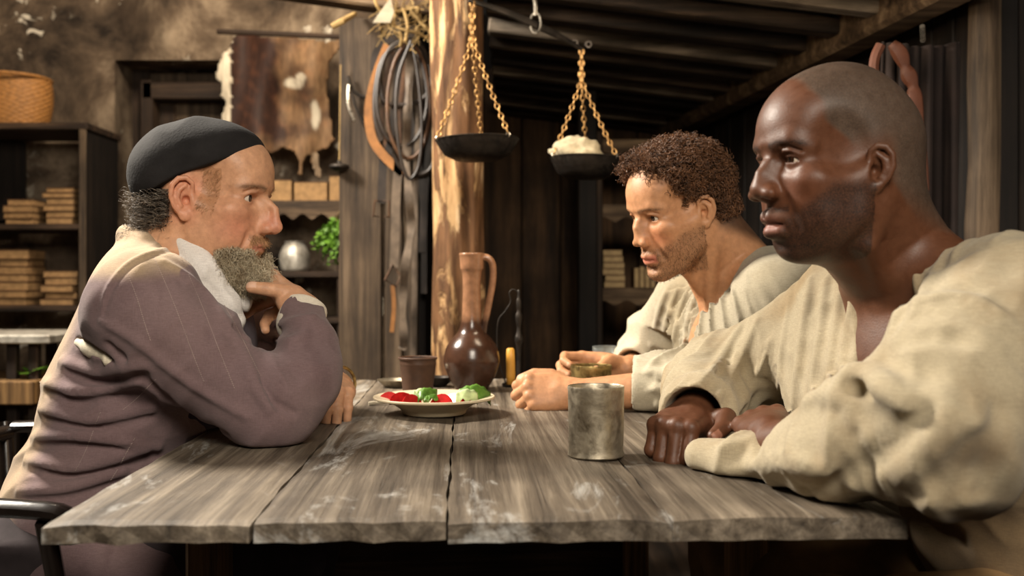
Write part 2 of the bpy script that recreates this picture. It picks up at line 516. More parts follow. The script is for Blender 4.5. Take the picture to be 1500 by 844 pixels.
MB().box(tuple(mid + np.array([.03, 0, .03])), (Lb / 2 + .3, .05, .065), rotz(yaw) @ roty(-pit), bev=.012).build('wall_plate', M['beam'], ce)
struct('ceiling_main', MB().box((-1.7, 2.4, 2.95), (1.5, 3.2, .05)), M['black_plank'], label='dark main ceiling above the plaster wall')

# partition of upright planks that carries the harness
PY = 3.5
wp = empty('wall_partition', (P(560, 0, PY)[0], PY, 0)); tag(wp, 'weathered upright plank partition hung with harness', None, None, 'structure')
xs = [498, 546, 588, 622]
for a, b, yo, zt in ((498, 560, 0, 1.90), (562, 590, .012, 1.90), (592, 612, .02, 1.88)):
    x0, x1 = P(a, 0, PY)[0], P(b, 0, PY)[0]
    MB().box(((x0 + x1) / 2, PY + yo, zt / 2), ((x1 - x0) / 2, .02, zt / 2), bev=.004).build('plank', M['plank'], wp)
# trim: heavy beam over the partition, corner post at right, dark post behind the scales
mb = MB(); b0 = P(392, -12, 3.42); b1 = P(640, 22, 3.42)
dv = b1 - b0; mid = (b0 + b1) / 2
mb.box(tuple(mid + np.array([0, .05, .06])), (np.linalg.norm(dv) / 2, .05, .06), roty(math.atan2(-dv[2], dv[0])), bev=.008)
struct('trim_1', mb, M['beam'], loc=mid, label='rough horizontal beam above the plank partition')
mb = MB(); 
pp = [P(1441 + o, y, 2.55) for y, o in ((-30, 2), (120, 0), (240, 1), (330, -3), (420, -4), (700, -4))]
mb.tube(pp, [.038, .040, .038, .041, .040, .042], n=10)
pts = [pp[-1], pp[-1] * np.array([1, 1, 0])]; mb.tube(pts, .042, n=10)
struct('trim_2', mb, M['plank'], loc=(pp[-1][0], 2.55, 0), label='rough upright corner post at the right edge', smooth=True)
x0, x1 = P(846, 0, 4.3)[0], P(874, 0, 4.3)[0]
struct('trim_3', MB().box(((x0 + x1) / 2, 4.3, .90), ((x1 - x0) / 2, .04, .90), bev=.006), M['black_plank'], loc=((x0 + x1) / 2, 4.3, 0), label='dark upright post beside the annex shelf')

# ------------------------------------------------------------------ log post
lp = P(667, 0, 3.2)
mb = MB()
ring = []
zz = np.linspace(0, 2.35, 60)
V = []; nf = 48
for z in zz:
    cx = lp[0] + .010 * math.sin(z * 1.7) - (z - 1.2) * .012 * -1
    for q in range(nf):
        a = 2 * math.pi * q / nf
        r = .079 + .004 * math.sin(3 * a + z * 2.3) + .003 * math.sin(7 * a - z * 5) + .0025 * math.sin(11 * a + 9 * z)
        V.append((cx + r * math.cos(a), 3.2 + r * math.sin(a), z))
Fc = [(i * nf + q, i * nf + (q + 1) % nf, (i + 1) * nf + (q + 1) % nf, (i + 1) * nf + q) for i in range(59) for q in range(nf)]
Fc.append(tuple(range(nf))[::-1]); Fc.append(tuple(59 * nf + q for q in range(nf)))
mb.add(V, Fc)
o = mb.build('log_post', M['log'], None, (lp[0], 3.2, 0), smooth=True, sharp=60)
tag(o, 'round log post with peeling brown bark behind the jug', 'post')
# ------------------------------------------------------------------ table
from mathutils import noise as mnoise
TR = math.radians(2.7)
T0 = np.array([-.487, 1.056, 0.0])                      # front left corner
tu = np.array([math.cos(TR), math.sin(TR), 0]); tv = np.array([-math.sin(TR), math.cos(TR), 0])
TZ = .75
table = empty('table', T0 + tu * .455 + tv * .77, TR, 'long weathered plank table the three men lean on', 'table')
TABLE_LEN = 1.55
seams = [0.0, .2155, .4185, .657, .913]
for i in range(4):
    a, b = seams[i] + .0014, seams[i + 1] - .0014
    f0 = [0, .004, -.003, .002][i]; l1 = TABLE_LEN + [0, -.01, .008, -.004][i]
    ny = 90; nx = 8
    V = []; Fc = []
    # top grid with softened uneven edges, then underside
    th = [.021, .023, .024, .026][i]
    for jy in range(ny + 1):
        y = f0 + (l1 - f0) * jy / ny
        for jx in range(nx + 1):
            s_ = jx / nx
            ex = .0010 * math.sin(y * 23 + i) + .0008 * math.sin(y * 57 + i * 3)
            x = a + (b - a) * s_ + (ex if jx in (0, nx) else 0)
            z = TZ - (.0022 if jx in (0, nx) else 0) - (.002 if jy in (0,) else 0) + .0008 * math.sin(31 * x + 5 * y + i) - .0006
            yy = y + (.0035 * math.sin(x * 60 + i * 2) + .0025 * math.sin(x * 141) if jy == 0 else 0)
            V.append(T0 + tu * x + tv * yy + np.array([0, 0, z]))
    nt = len(V)
    for q in range(nt):
        p = np.array(V[q]); V.append(p - np.array([0, 0, p[2] - (TZ - th)]) + (tv * .003 * math.sin(p[0] * 97) if q <= nx else 0))
    w = nx + 1
    for jy in range(ny):
        for jx in range(nx):
            q = jy * w + jx
            Fc.append((q, q + 1, q + w + 1, q + w)); Fc.append((nt + q, nt + q + w, nt + q + w + 1, nt + q + 1))
    for jx in range(nx):
        Fc.append((jx, nt + jx, nt + jx + 1, jx + 1))
        q = ny * w + jx; Fc.append((q, q + 1, nt + q + 1, nt + q))
    for jy in range(ny):
        q = jy * w; Fc.append((q, q + w, nt + q + w, nt + q))
        q = jy * w + nx; Fc.append((q, nt + q, nt + q + w, q + w))
    MB().add(V, Fc).build('plank', M['table'], table)
for (x, y) in ((.07, .42), (.855, .42), (.07, 1.40), (.855, 1.40)):
    c = T0 + tu * x + tv * y
    MB().box((c[0], c[1], (TZ - .03) / 2), (.028, .028, (TZ - .03) / 2), rotz(TR), bev=.005).build('leg', M['table_end'], table)
for y in (.42, 1.40):
    c = T0 + tu * .455 + tv * y
    MB().box((c[0], c[1], TZ - .055), (.36, .016, .028), rotz(TR), bev=.004).build('cross_rail', M['table_end'], table)
c = T0 + tu * .4625 + tv * 1.43
MB().box((c[0], c[1], .37), (.38, .012, .33), rotz(TR), bev=.003).build('shade_panel', M['dark_wood_x'], table)  # panel added across the far legs to keep the space below dark

# ------------------------------------------------------------------ tableware
def on_table(px, py):
    """point where the ray of a pixel meets the table top"""
    d = (CAM_Z - TZ) * F / (py - HOR); return P(px, py, d)

def arc_prof(pts, n=6): return [tuple(p) for p in crom([np.array(p) for p in pts], n)]

# near tin cup
c = on_table(873, 668)
r = .0395
prof = [(0, .003), (r * .93, .002), (r * .97, 0), (r * 1.02, .002), (r * 1.0, .006), (r * .985, .010), (r * 1.0, .05), (r * 1.01, .094), (r * 1.03, .098), (r * 1.01, .101), (r * .975, .099), (r * .97, .09), (r * .95, .008), (0, .007)]
mb = MB().lathe(prof, c, 56, lambda a, z: .010 * math.sin(2 * a + 1) + .006 * math.sin(5 * a + z * 40))
o = mb.build('tin_cup', M['tin'], None, c, smooth=True, sharp=50); tag(o, 'scratched grey tin cup standing alone near the table front', 'cup')
# brass cup held by the middle man
BC = P(866, 545, 2.16); BC[2] = TZ
r = .043
prof = [(0, .002), (r * .9, .001), (r * .96, .004), (r * .98, .02), (r, .06), (r * 1.01, .062), (r * 1.01, .066), (r * 1.03, .072), (r * 1.01, .075), (r * .95, .073), (r * .93, .01), (0, .006)]
mb = MB().lathe(prof, BC, 48, lambda a, z: .006 * math.sin(9 * a + z * 200) * (z < .06))
o = mb.build('brass_cup', M['brass'], None, BC, smooth=True, sharp=50); tag(o, 'dull hammered brass cup held in the curly-haired man\'s hand', 'cup')
# terracotta beaker
c = on_table(612, 578); 
r = .042 * c[1] / 2.27
h = (578 - 523) / F * c[1]
prof = [(0, .003), (r * .74, .002), (r * .77, 0), (r * .78, .004), (r * .90, h * .55), (r * .95, h * .80), (r * .965, h * .82), (r * .955, h * .84), (r * .97, h * .93), (r * 1.03, h * .945), (r * 1.04, h * .985), (r * 1.0, h), (r * .95, h * .985), (r * .86, h * .5), (r * .7, .008), (0, .007)]
o = MB().lathe(prof, c, 48).build('clay_beaker', M['cup_clay'], None, c, smooth=True, sharp=50); tag(o, 'dark terracotta beaker behind the plate of tomatoes', 'beaker')
# jug
c = on_table(691, 570)
s = c[1] / F
jug = empty('clay_jug', c, 0, 'tall brown glazed clay jug with long neck and handle', 'jug')
H = (570 - 371) * s
R_ = lambda px_: px_ * s
pj = [(0, .002), (R_(22), 0), (R_(25), R_(3)), (R_(34), R_(18)), (R_(40.5), R_(36)), (R_(41), R_(46)), (R_(37), R_(62)), (R_(29), R_(74)), (R_(20), R_(84)), (R_(15.5), R_(98)), (R_(13.8), R_(120)), (R_(13.2), R_(150)), (R_(14), R_(168)), (R_(16), R_(174)), (R_(17.2), R_(178)), (R_(17.6), R_(192)), (R_(18.6), R_(197)), (R_(17.6), R_(199)), (R_(15.5), R_(197)), (R_(12), R_(180)), (R_(11), R_(120)), (R_(11), R_(100))]
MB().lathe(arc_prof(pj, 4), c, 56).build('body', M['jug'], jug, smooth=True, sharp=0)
hp = [P(x, y, c[1]) for x, y in ((700, 380), (712, 377), (721, 386), (722, 410), (717, 440), (711, 470), (708, 490), (706, 502))]
MB().tube(crom(hp, 6), [R_(6.5)] * 43, n=12, flat=(.8, 1.15)).build('handle', M['jug'], jug, smooth=True, sharp=0)
# candle holder with hooked wire, and candle
c = on_table(757, 566); s = c[1] / F
ch = empty('candle_holder', c, 0, 'dark iron candle holder with turned stem and looped wire', 'candle holder')
prof = [(0, .0), (.034, 0), (.036, .004), (.034, .008), (.03, .008), (.026, .006), (0, .007)]
MB().lathe(prof, c, 32).build('dish', M['iron'], ch, smooth=True)
st = []
for (y, w) in ((566, 6), (556, 4), (540, 3.4), (520, 3.2), (505, 4.5), (500, 6), (494, 6), (488, 4), (480, 3), (470, 4.4), (462, 5), (456, 3), (448, 3.8), (440, 3.6), (436, 2.4), (425, 2)):
    st.append((w * s, (566 - y) * s))
MB().lathe([(0, 0)] + arc_prof(st, 3) + [(0, st[-1][1] + .002)], P(760, 566, c[1]) * np.array([1, 1, 0]) + np.array([0, 0, c[2]]), 16).build('stem', M['iron'], ch, smooth=True, sharp=0)
wp_ = [P(x, y, c[1]) for x, y in ((741, 562), (731, 530), (728, 500), (730, 470), (740, 456), (748, 442), (746, 430), (751, 424), (758, 428), (761, 440))]
MB().tube(crom(wp_, 6), .0016, n=6).build('hook_wire', M['iron'], ch, smooth=True, sharp=0)
cc = P(748, 566, c[1] - .022); cc[2] = TZ + .007
prof = [(0, 0), (.0105, 0), (.011, .02), (.0102, .06), (.0095, .083), (.006, .086), (0, .085)]
o = MB().lathe(prof, cc, 16, lambda a, z: .05 * math.sin(3 * a + z * 60)).build('candle', M['wax'], None, cc, smooth=True, sharp=0); tag(o, 'short yellow beeswax candle beside the jug', 'candle')
# plate
c = on_table(636, 606); s = c[1] / F; rp = 89 * s
prof = [(0, .003), (.052, .002), (.056, 0), (.060, .002), (.064, .010), (.082, .021), (rp * .97, .0285), (rp, .031), (rp * .99, .034), (rp * .93, .0325), (.080, .026), (.060, .010), (0, .009)]
o = MB().lathe(arc_prof(prof, 3), c, 64).build('plate', M['ceramic'], None, c, smooth=True, sharp=0); tag(o, 'cream ceramic plate of tomatoes and greens on the table', 'plate')
PLC = c
# tomato slices and leaves, each its own thing
def wedge(name, x, y, z, r, rz, tilt, label):
    """tomato wedge: an orange-slice piece with rounded skin and flat cut faces"""
    V = []; Fc = []; nu, nv = 9, 7
    for i in range(nu + 1):
        t = math.pi * i / nu
        for j in range(nv + 1):
            a = -.55 + 1.1 * j / nv
            V.append((r * math.sin(t) * math.cos(a) - .35 * r, r * math.cos(t), r * math.sin(t) * math.sin(a) * 1.0))
    for i in range(nu):
        for j in range(nv):
            q = i * (nv + 1) + j; Fc.append((q, q + 1, q + nv + 2, q + nv + 1))
    k0 = len(V)
    for i in range(nu + 1):
        t = math.pi * i / nu; V.append((-.30 * r, r * math.cos(t) * .96, .02 * r))
    for i in range(nu):
        q = i * (nv + 1); Fc.append((q, q + nv + 1, k0 + i + 1, k0 + i))
        q = i * (nv + 1) + nv; Fc.append((q + nv + 1, q, k0 + i, k0 + i + 1))
    V = np.array(V) @ (rotz(rz) @ roty(tilt)).T
    p = np.array([x, y, z]); mb = MB().add(V + p, Fc)
    o = mb.build(name, M['tomato'], None, p, smooth=True, sharp=45); tag(o, label, 'tomato', 'tomato wedges on the plate')
pz = c[2] + .022
for (px, dy, r, rz, ti, lab) in ((570, .0, .022, 1.2, -.5, 'red tomato wedge at the plate rim nearest the old man'),
                                 (589, -.03, .026, 1.9, -.4, 'long red tomato wedge lying left of the green leaves'),
                                 (602, -.045, .022, 2.3, -.7, 'red tomato wedge lying just before the frilly leaf'),
                                 (648, -.05, .024, 1.1, -.6, 'red tomato wedge right of centre at the plate front'),
                                 (664, -.035, .024, .9, -.4, 'upright red tomato wedge in the middle of the right half'),
                                 (681, -.045, .018, 2.6, -.6, 'small red tomato wedge under the pale lettuce leaf')):
    wedge('tomato_wedge', (px - 750) / F * (c[1] + dy), c[1] + dy, pz + .004, r, rz, ti, lab)
def leaf(name, pxs, dy, width, mat, label, curl=.006, seed=0):
    rg = random.Random(seed)
    pts = crom([P(a, b, c[1] + dy + k * .008) for k, (a, b) in enumerate(pxs)], 8)
    V = []; Fc = []; m = len(pts); nw = 6
    for i, p in enumerate(pts):
        t = i / (m - 1); w = width * (math.sin(math.pi * min(1, t * .92 + .08)) ** .6)
        for j in range(nw + 1):
            q = j / nw * 2 - 1
            V.append(p + np.array([.12 * w * q, w * q * .9, curl * math.cos(q * 2.6) + .0035 * mnoise.noise(Vector((i * .42 + seed, j * .9, seed * 1.7))) + (.003 * math.sin(i * .9 + seed) if j in (0, nw) else 0)]))
    for i in range(m - 1):
        for j in range(nw):
            q = i * (nw + 1) + j; Fc.append((q, q + 1, q + nw + 2, q + nw + 1))
    mb = MB().add(V, Fc); o = mb.build(name, mat, None, pts[0], smooth=True, sharp=0)
    md = o.modifiers.new('thickness', 'SOLIDIFY'); md.thickness = .0012
    tag(o, label, 'leaf', 'salad leaves on the plate'); return o
leaf('lettuce_leaf', [(612, 583), (624, 576), (640, 579)], -.03, .020, M['lettuce'], 'frilly dark green leaf in the middle of the plate', .010, 3)
leaf('lettuce_leaf', [(606, 580), (616, 577), (630, 582)], -.005, .018, M['lettuce_pale'], 'pale crumpled leaf behind the frilly dark green leaf', .010, 5)
leaf('lettuce_leaf', [(622, 586), (632, 582), (648, 584)], -.055, .012, M['lettuce'], 'narrow green leaf strip at the plate front', .004, 6)
leaf('lettuce_leaf', [(672, 580), (688, 573), (704, 574), (719, 584)], -.01, .026, M['lettuce'], 'large green lettuce leaf overhanging the right plate rim', .012, 8)
leaf('lettuce_leaf', [(668, 582), (684, 578), (700, 583)], -.05, .016, M['lettuce_pale'], 'pale rib side lettuce leaf on the right of the plate', .010, 9)
# small bowls behind
c2 = on_table(578, 567)
prof = [(0, .002), (.022, 0), (.030, .006), (.040, .016), (.042, .018), (.040, .018), (.03, .009), (0, .006)]
o = MB().lathe(prof, c2, 32).build('dish', M['tin'], None, c2, smooth=True); tag(o, 'shallow tin dish left of the terracotta beaker', 'dish')
c3 = on_table(640, 566)
prof = [(0, .002), (.020, 0), (.032, .010), (.036, .022), (.038, .023), (.035, .022), (.028, .010), (0, .007)]
o = MB().lathe(prof, c3, 32).build('dish', M['iron'], None, c3, smooth=True); tag(o, 'small dark bowl between the beaker and the jug', 'bowl')
kp = on_table(549, 594)
mb = MB().tube(crom([kp + np.array([-.012, -.004, .004]), kp + np.array([.0, .0, .005]), kp + np.array([.02, .01, .005]), kp + np.array([.10, .09, .004])], 5), [.004] * 6 + [.0032] * 5 + [.0022] * 5, n=8)
o = mb.build('bone_handle_knife', M['paper'], None, kp, smooth=True); tag(o, 'small knife with pale bone handle beside the plate', 'knife')
# glass behind the middle man's sleeve
c = P(887, 560, 2.48); c[2] = TZ; h = P(0, 507, 2.48)[2] - TZ
prof = [(0, .004), (.026, .003), (.028, 0), (.029, .004), (.032, h - .002), (.033, h), (.0305, h), (.027, .008), (0, .008)]
o = MB().lathe(prof, c, 32).build('drinking_glass', M['glass'], None, c, smooth=True, sharp=60); tag(o, 'clear glass tumbler at the far end of the table', 'glass')

# ------------------------------------------------------------------ hanging balance
S1 = P(692, 2, 2.75); S2 = P(852, 72, 2.95); SM = (S1 + S2) / 2 + np.array([.012, 0, .006])
bal = empty('balance_scale', SM, 0, 'hanging iron balance with two chained pans', 'scale')
beam = crom([S1 + (S1 - SM) * .06, (S1 + SM) / 2 + np.array([0, 0, .004]), SM, (S2 + SM) / 2 + np.array([0, 0, .004]), S2 + (S2 - SM) * .06], 5)
MB().tube(beam, [.005 + .005 * math.sin(math.pi * i / (len(beam) - 1)) for i in range(len(beam))], n=8, flat=(1.2, .7)).build('beam', M['iron'], bal, smooth=True)
for e in (S2 + np.array([-.02, -.004, .016]), S2 + np.array([.02, -.004, .012])):
    MB().torus(e, .008, .004, (0, 1, 0), 12, 6).build('eye', M['iron'], bal, smooth=True)
MB().torus(SM + np.array([.006, -.01, .0]), .015, .0035, (.3, 1, 0), 16, 6, 1.9, (0, 0, 1)).build('shackle', M['steel'], bal, smooth=True)
hk = [SM + np.array([.006, -.01, .02]), SM + np.array([.006, -.01, .05]), SM + np.array([.0, 0, .09]), np.array([SM[0], SM[1], ceil_z(SM[0]) + .02])]
MB().tube(crom(hk, 5), .006, n=8).build('hanger', M['steel'], bal, smooth=True)
def chain_to(a, b, sag, parent, link=.0105):
    mb = MB(); a = np.array(a); b = np.array(b)
    L = np.linalg.norm(b - a); n = int(L / (link * 1.45))
    d = (b - a) / L
    side = np.cross(d, (0, 1, 0)); side /= np.linalg.norm(side)
    for i in range(n):
        t = (i + .5) / n
        p = a + (b - a) * t + np.array([0, 0, -sag * 4 * t * (1 - t)])
        ax = side if i % 2 else np.cross(d, side)
        mb.torus(p, link * .56, .0021, ax, 10, 5, 1.5, d)
    mb.build('chain', M['chain'], parent, smooth=True, sharp=0)
def pan(cpx, rim_y, d, rpx, apex, join_y, dip_y, tilt):
    c = P(cpx, rim_y, d); s = d / F; r = rpx * s; hgt = (dip_y - rim_y) * s
    prof = [(0, -hgt), (r * .55, -hgt * .97), (r * .80, -hgt * .70), (r * .97, -hgt * .12), (r, 0), (r * 1.02, .002), (r * .99, .004), (r * .95, -hgt * .1), (r * .78, -hgt * .62), (r * .5, -hgt * .85), (0, -hgt * .88)]
    mb = MB().lathe(prof, (0, 0, 0), 56)
    V = np.array(mb.v) @ roty(tilt).T + c; mb.v = [tuple(v) for v in V]
    mb.build('pan', M['iron'], bal, smooth=True, sharp=60)
    J = np.array([apex[0], d, P(0, join_y, d)[2]])
    for ang in (200, 320, 85):
        a = math.radians(ang)
        e = c + roty(tilt) @ np.array([r * .97 * math.cos(a), r * .97 * math.sin(a), .004])
        MB().torus(e, .006, .0016, (math.sin(a), -math.cos(a), 0), 12, 5).build('ring', M['steel'], bal, smooth=True)
        off = np.array([.004 * math.cos(a), .004 * math.sin(a), 0])
        chain_to(J + off, e + np.array([0, 0, .005]), .006, bal)
        chain_to(np.array(apex) + off * .4, J + off, 0, bal)
    return c, r, hgt
pan(699, 206, 2.75, 61, S1, 62, 235, math.radians(-1.5))
pc, prr, ph = pan(859, 233, 2.95, 53, S2, 122, 262, math.radians(1.5))
# rock on the right pan
bm = bmesh.new(); bmesh.ops.create_icosphere(bm, subdivisions=4, radius=1.0)
for v in bm.verts:
    p = v.co.copy(); n_ = mnoise.noise(p * 1.3) * .30 + abs(mnoise.noise(p * 3.1)) * .26 + mnoise.noise(p * 8) * .08 + mnoise.noise(p * 19) * .04
    v.co = p * (1 + n_); v.co.x *= .072; v.co.y *= .052; v.co.z *= .046
me = bpy.data.meshes.new('rock'); bm.to_mesh(me); bm.free(); me.shade_smooth(); me.materials.append(M['rock'])
o = link_mesh('rock', me, None, pc + np.array([-.020, -.005, .012])); tag(o, 'pale lump of rock lying on the right scale pan', 'rock')

# ------------------------------------------------------------------ harness on the partition
HY = PY - .045
def strap(name, pxs, w, mat, label, d=HY, thick=.0025, group='harness on the plank partition', cat='strap', rnd=False, n=6, dz=.0, twist=0.0, parent=None):
    pts = crom([P(q[0], q[1], d + (q[2] if len(q) > 2 else 0)) for q in pxs], n)
    if rnd: mb = MB().tube(pts, w / 2, n=8)
    else:
        mb = MB(); m = len(pts); V = []; Fc = []
        for i in range(m):
            t = pts[min(i + 1, m - 1)] - pts[max(i - 1, 0)]; t /= np.linalg.norm(t)
            sd = np.cross(t, (0, 1, 0)); sd /= np.linalg.norm(sd)
            a = twist * math.sin(i * .55)
            nn = np.array([0, 1, 0]); sd2 = sd * math.cos(a) + nn * math.sin(a); n2 = -sd * math.sin(a) + nn * math.cos(a)
            for (u, v_) in ((-1, -1), (1, -1), (1, 1), (-1, 1)): V.append(pts[i] + sd2 * u * w / 2 + n2 * v_ * thick / 2)
        for i in range(m - 1):
            for q in range(4): Fc.append((i * 4 + q, i * 4 + (q + 1) % 4, i * 4 + 4 + (q + 1) % 4, i * 4 + 4 + q))
        Fc.append((3, 2, 1, 0)); Fc.append(tuple((m - 1) * 4 + q for q in range(4)))
        mb.add(V, Fc)
    if parent is not None: return mb.build(name, mat, parent, smooth=True)
    o = mb.build(name, mat, None, pts[0], smooth=True); tag(o, label, cat, group); return o
strap('leather_strap', [(568, 66), (556, 96), (545, 132), (540, 166), (545, 202), (562, 228), (590, 254)], .030, M['leather_tan'], 'wide tan leather strap hanging in a long loop', HY - .03)
strap('leather_strap', [(548, 104), (551, 78), (566, 60), (584, 54), (604, 62)], .026, M['leather_dark'], 'black padded strap arching over the top of the harness', HY - .02)
strap('harness_ring', [(556, 120), (562, 146), (578, 154), (597, 153), (619, 145), (631, 126), (631, 102), (622, 76), (606, 58)], .016, M['leather_dark'], 'large dark round rope ring of the harness', HY - .035, rnd=True, cat='ring')
strap('harness_ring', [(575, 225), (588, 246), (606, 256), (622, 254), (633, 242), (634, 215)], .016, M['leather_dark'], 'lower dark rope ring hooked behind the log post', HY - .03, rnd=True, cat='ring')
strap('leather_strap', [(600, 58), (600, 110), (597, 170), (596, 232), (600, 300), (602, 340), (592, 400), (590, 450), (591, 500), (588, 512)], .030, M['leather_grey'], 'long twisted grey strap reaching down behind the beaker', HY - .045, twist=.7)
strap('leather_strap', [(612, 60), (616, 120), (612, 200), (608, 300), (607, 420), (606, 470), (604, 535)], .020, M['leather_grey'], 'thin grey rein hanging straight down near the log post', HY - .01)
strap('leather_strap', [(588, 62), (582, 120), (574, 190), (566, 240)], .024, M['leather_dark'], 'short black strap hanging inside the tan loop', HY - .015)
strap('leather_strap', [(590, 64), (594, 130), (606, 210), (620, 290), (618, 370)], .026, M['leather_dark'], 'black strap slanting towards the log post', HY - .005)
strap('leather_strap', [(606, 60), (624, 110), (628, 200), (622, 300), (621, 430)], .020, M['leather_dark'], 'black strap hanging closest to the log post', HY + .005)
strap('leather_strap', [(576, 76), (564, 120), (560, 180), (568, 232)], .012, M['leather'], 'narrow brown thong behind the tan loop', HY - .012)
strap('leather_strap', [(598, 70), (590, 130), (584, 200), (590, 260)], .018, M['leather'], 'brown strap beside the long twisted strap', HY - .022)
for (q_, w_, m_, dd_, lab_) in (
    ([(600, 56), (572, 70), (556, 110), (553, 160), (566, 200), (592, 214), (614, 196), (626, 150), (620, 100), (604, 64)], .014, 'leather_dark', -.042, 'thick black rein coiled in the uppermost oval loop'),
    ([(598, 58), (578, 90), (568, 140), (570, 190), (586, 226), (606, 230), (622, 206), (630, 160), (622, 96), (602, 60)], .012, 'leather', -.060, 'brown rein coiled just inside the black oval loop'),
    ([(602, 60), (584, 110), (580, 170), (588, 236), (600, 262), (614, 240), (618, 180), (612, 110), (604, 64)], .012, 'leather_dark', -.078, 'narrow black rein loop hanging lowest of the coils'),
    ([(592, 60), (562, 84), (550, 130), (550, 176), (560, 206)], .016, 'leather_dark', -.04, 'black rein hanging just right of the tan strap')):
    strap('leather_rein', q_, w_, M[m_], lab_, HY + dd_, rnd=True, n=7, cat='rein')
bs = empty('buckled_strap', P(577, 250, HY - .03), 0, 'grey strap with a dark square buckle and rusty tail', 'strap', 'harness on the plank partition')
strap('band', [(584, 236), (580, 290), (579, 340), (577, 392)], .030, M['leather_grey'], None, HY - .03, parent=bs)
mb = MB(); q = [P(a, b, HY - .034) for a, b in ((575, 388), (587, 404), (581, 420), (564, 410))]
mb.tube(q, .0045, n=8, closed=True); mb.build('buckle', M['leather'], bs, smooth=True)
strap('tail', [(575, 418), (577, 450), (574, 487)], .014, M['leather_tan'], None, HY - .03, parent=bs)
bs = empty('buckled_strap', P(560, 230, HY - .01), 0, 'dark strap ending in a square rusty buckle', 'strap', 'harness on the plank partition')
strap('band', [(562, 226), (560, 262), (559, 298)], .028, M['leather_dark'], None, HY - .01, parent=bs)
q = [P(a, b, HY - .014) for a, b in ((549, 294), (570, 294), (570, 318), (547, 317))]
mb = MB(); mb.tube(q, .0038, n=8, closed=True); mb.build('buckle', M['leather'], bs, smooth=True)
strap('iron_bit', [(509, 112), (514, 126), (524, 138), (545, 146)], .013, M['iron'], 'black iron hook bit nailed to the plank', HY, rnd=True, cat='bit')
strap('iron_bit', [(511, 124), (510, 140), (511, 156), (519, 176)], .011, M['steel'], 'pale bent iron link hanging under the hook bit', HY - .01, rnd=True, cat='bit')
strap('iron_bit', [(515, 136), (522, 158), (534, 180), (546, 190)], .010, M['iron'], 'thin dark iron bar curving towards the tan loop', HY - .005, rnd=True, cat='bit')
# bell-shaped weight at the left plank edge
c = P(497, 244, PY - .05)
wk = empty('plumb_weight', c, 0, 'small iron weight hanging at the left plank edge', 'weight')
MB().lathe(arc_prof([(0, -.016), (.018, -.014), (.034, -.004), (.030, .006), (.010, .012), (.006, .020), (0, .021)], 3), c, 24).build('body', M['iron'], wk, smooth=True, sharp=0)
MB().tube([c + np.array([0, 0, .018]), P(499, 95, PY - .05)], .002, n=6).build('cord', M['straw'], wk)
# straw bunch and paper tag over the harness
rg = random.Random(4)
sb = empty('straw_bunch', P(590, 45, HY - .06), 0, 'untidy bunch of knotted straw tied above the harness', 'straw')
main = [[(548, -5), (552, 8), (562, 22), (574, 36), (592, 44), (610, 48), (626, 56)], [(578, 18), (596, 14), (612, 12), (610, 20)], [(590, 12), (595, 26), (597, 40), (594, 60)], [(600, 14), (612, 30), (628, 44), (636, 60)], [(585, 46), (588, 58), (586, 68)], [(622, 40), (632, 50), (628, 62)]]
for q in main:
    strap('stalk', [(a, b, rg.uniform(-.02, .02)) for a, b in q], .011, M['straw'], None, HY - .07, rnd=True, parent=sb)
mb = MB()
for i in range(60):
    a0 = rg.uniform(560, 632); b0 = rg.uniform(-8, 40)
    q = [(a0, b0), (a0 + rg.uniform(-14, 14), b0 + rg.uniform(5, 18)), (a0 + rg.uniform(-26, 26), b0 + rg.uniform(12, 40))]
    mb.tube(crom([P(u, v_, HY - .05 + rg.uniform(-.05, .03)) for u, v_ in q], 3), .0016, n=4)
o = mb.build('loose_straw', M['straw'], sb); o['kind'] = 'stuff'
mb = MB(); q = [P(572, -4, HY - .10), P(577, 18, HY - .10), P(572, 33, HY - .105), P(546, 33, HY - .09), P(556, 18, HY - .10)]
V = [tuple(p) for p in q] + [tuple(p + np.array([0, .004, 0])) for p in q]
mb.add(V, [(0, 1, 2, 3, 4), (9, 8, 7, 6, 5)] + [(i, 5 + i, 5 + (i + 1) % 5, (i + 1) % 5) for i in range(5)])
o = mb.build('paper_tag', M['paper'], None, q[0]); tag(o, 'pale folded paper tag hanging by the straw bunch', 'paper')
mb = MB().tube([P(486, 39, 3.34), P(500, 32, 3.34), P(520, 20, 3.45)], [.010, .011, .008], n=8)
o = mb.build('wooden_peg', M['straw'], None, P(500, 32, 3.34), smooth=True); tag(o, 'short pale broken peg sticking out below the beam', 'peg')

# ------------------------------------------------------------------ cowhide
outline = [(345, 50), (400, 54), (450, 56), (478, 62), (500, 56), (496, 74), (484, 92), (480, 130), (484, 170), (488, 205), (480, 218), (466, 222), (470, 250), (472, 264), (462, 256), (454, 226), (446, 232), (444, 258), (436, 256), (438, 236), (430, 222), (412, 216), (400, 226), (388, 222), (372, 205), (350, 196), (338, 186), (322, 178), (330, 150), (322, 140), (326, 122), (314, 116), (318, 98), (326, 78), (336, 72)]
import itertools
oc = np.array(outline, float)
def inside(x, y):
    c_ = False; j = len(oc) - 1
    for i in range(len(oc)):
        if (oc[i, 1] > y) != (oc[j, 1] > y) and x < (oc[j, 0] - oc[i, 0]) * (y - oc[i, 1]) / (oc[j, 1] - oc[i, 1]) + oc[i, 0]: c_ = not c_
        j = i
    return c_
step = 3.0
V = []; idx = {}; Fc = []; C = []
gx = np.arange(312, 504, step); gy = np.arange(48, 268, step)
def hide_d(x, y): return 4.28 + .022 * math.sin(x * .09 + y * .012) + .016 * math.sin(x * .045 - y * .03) + .012 * math.sin(y * .05) + (.05 * max(0, (336 - x) / 20))
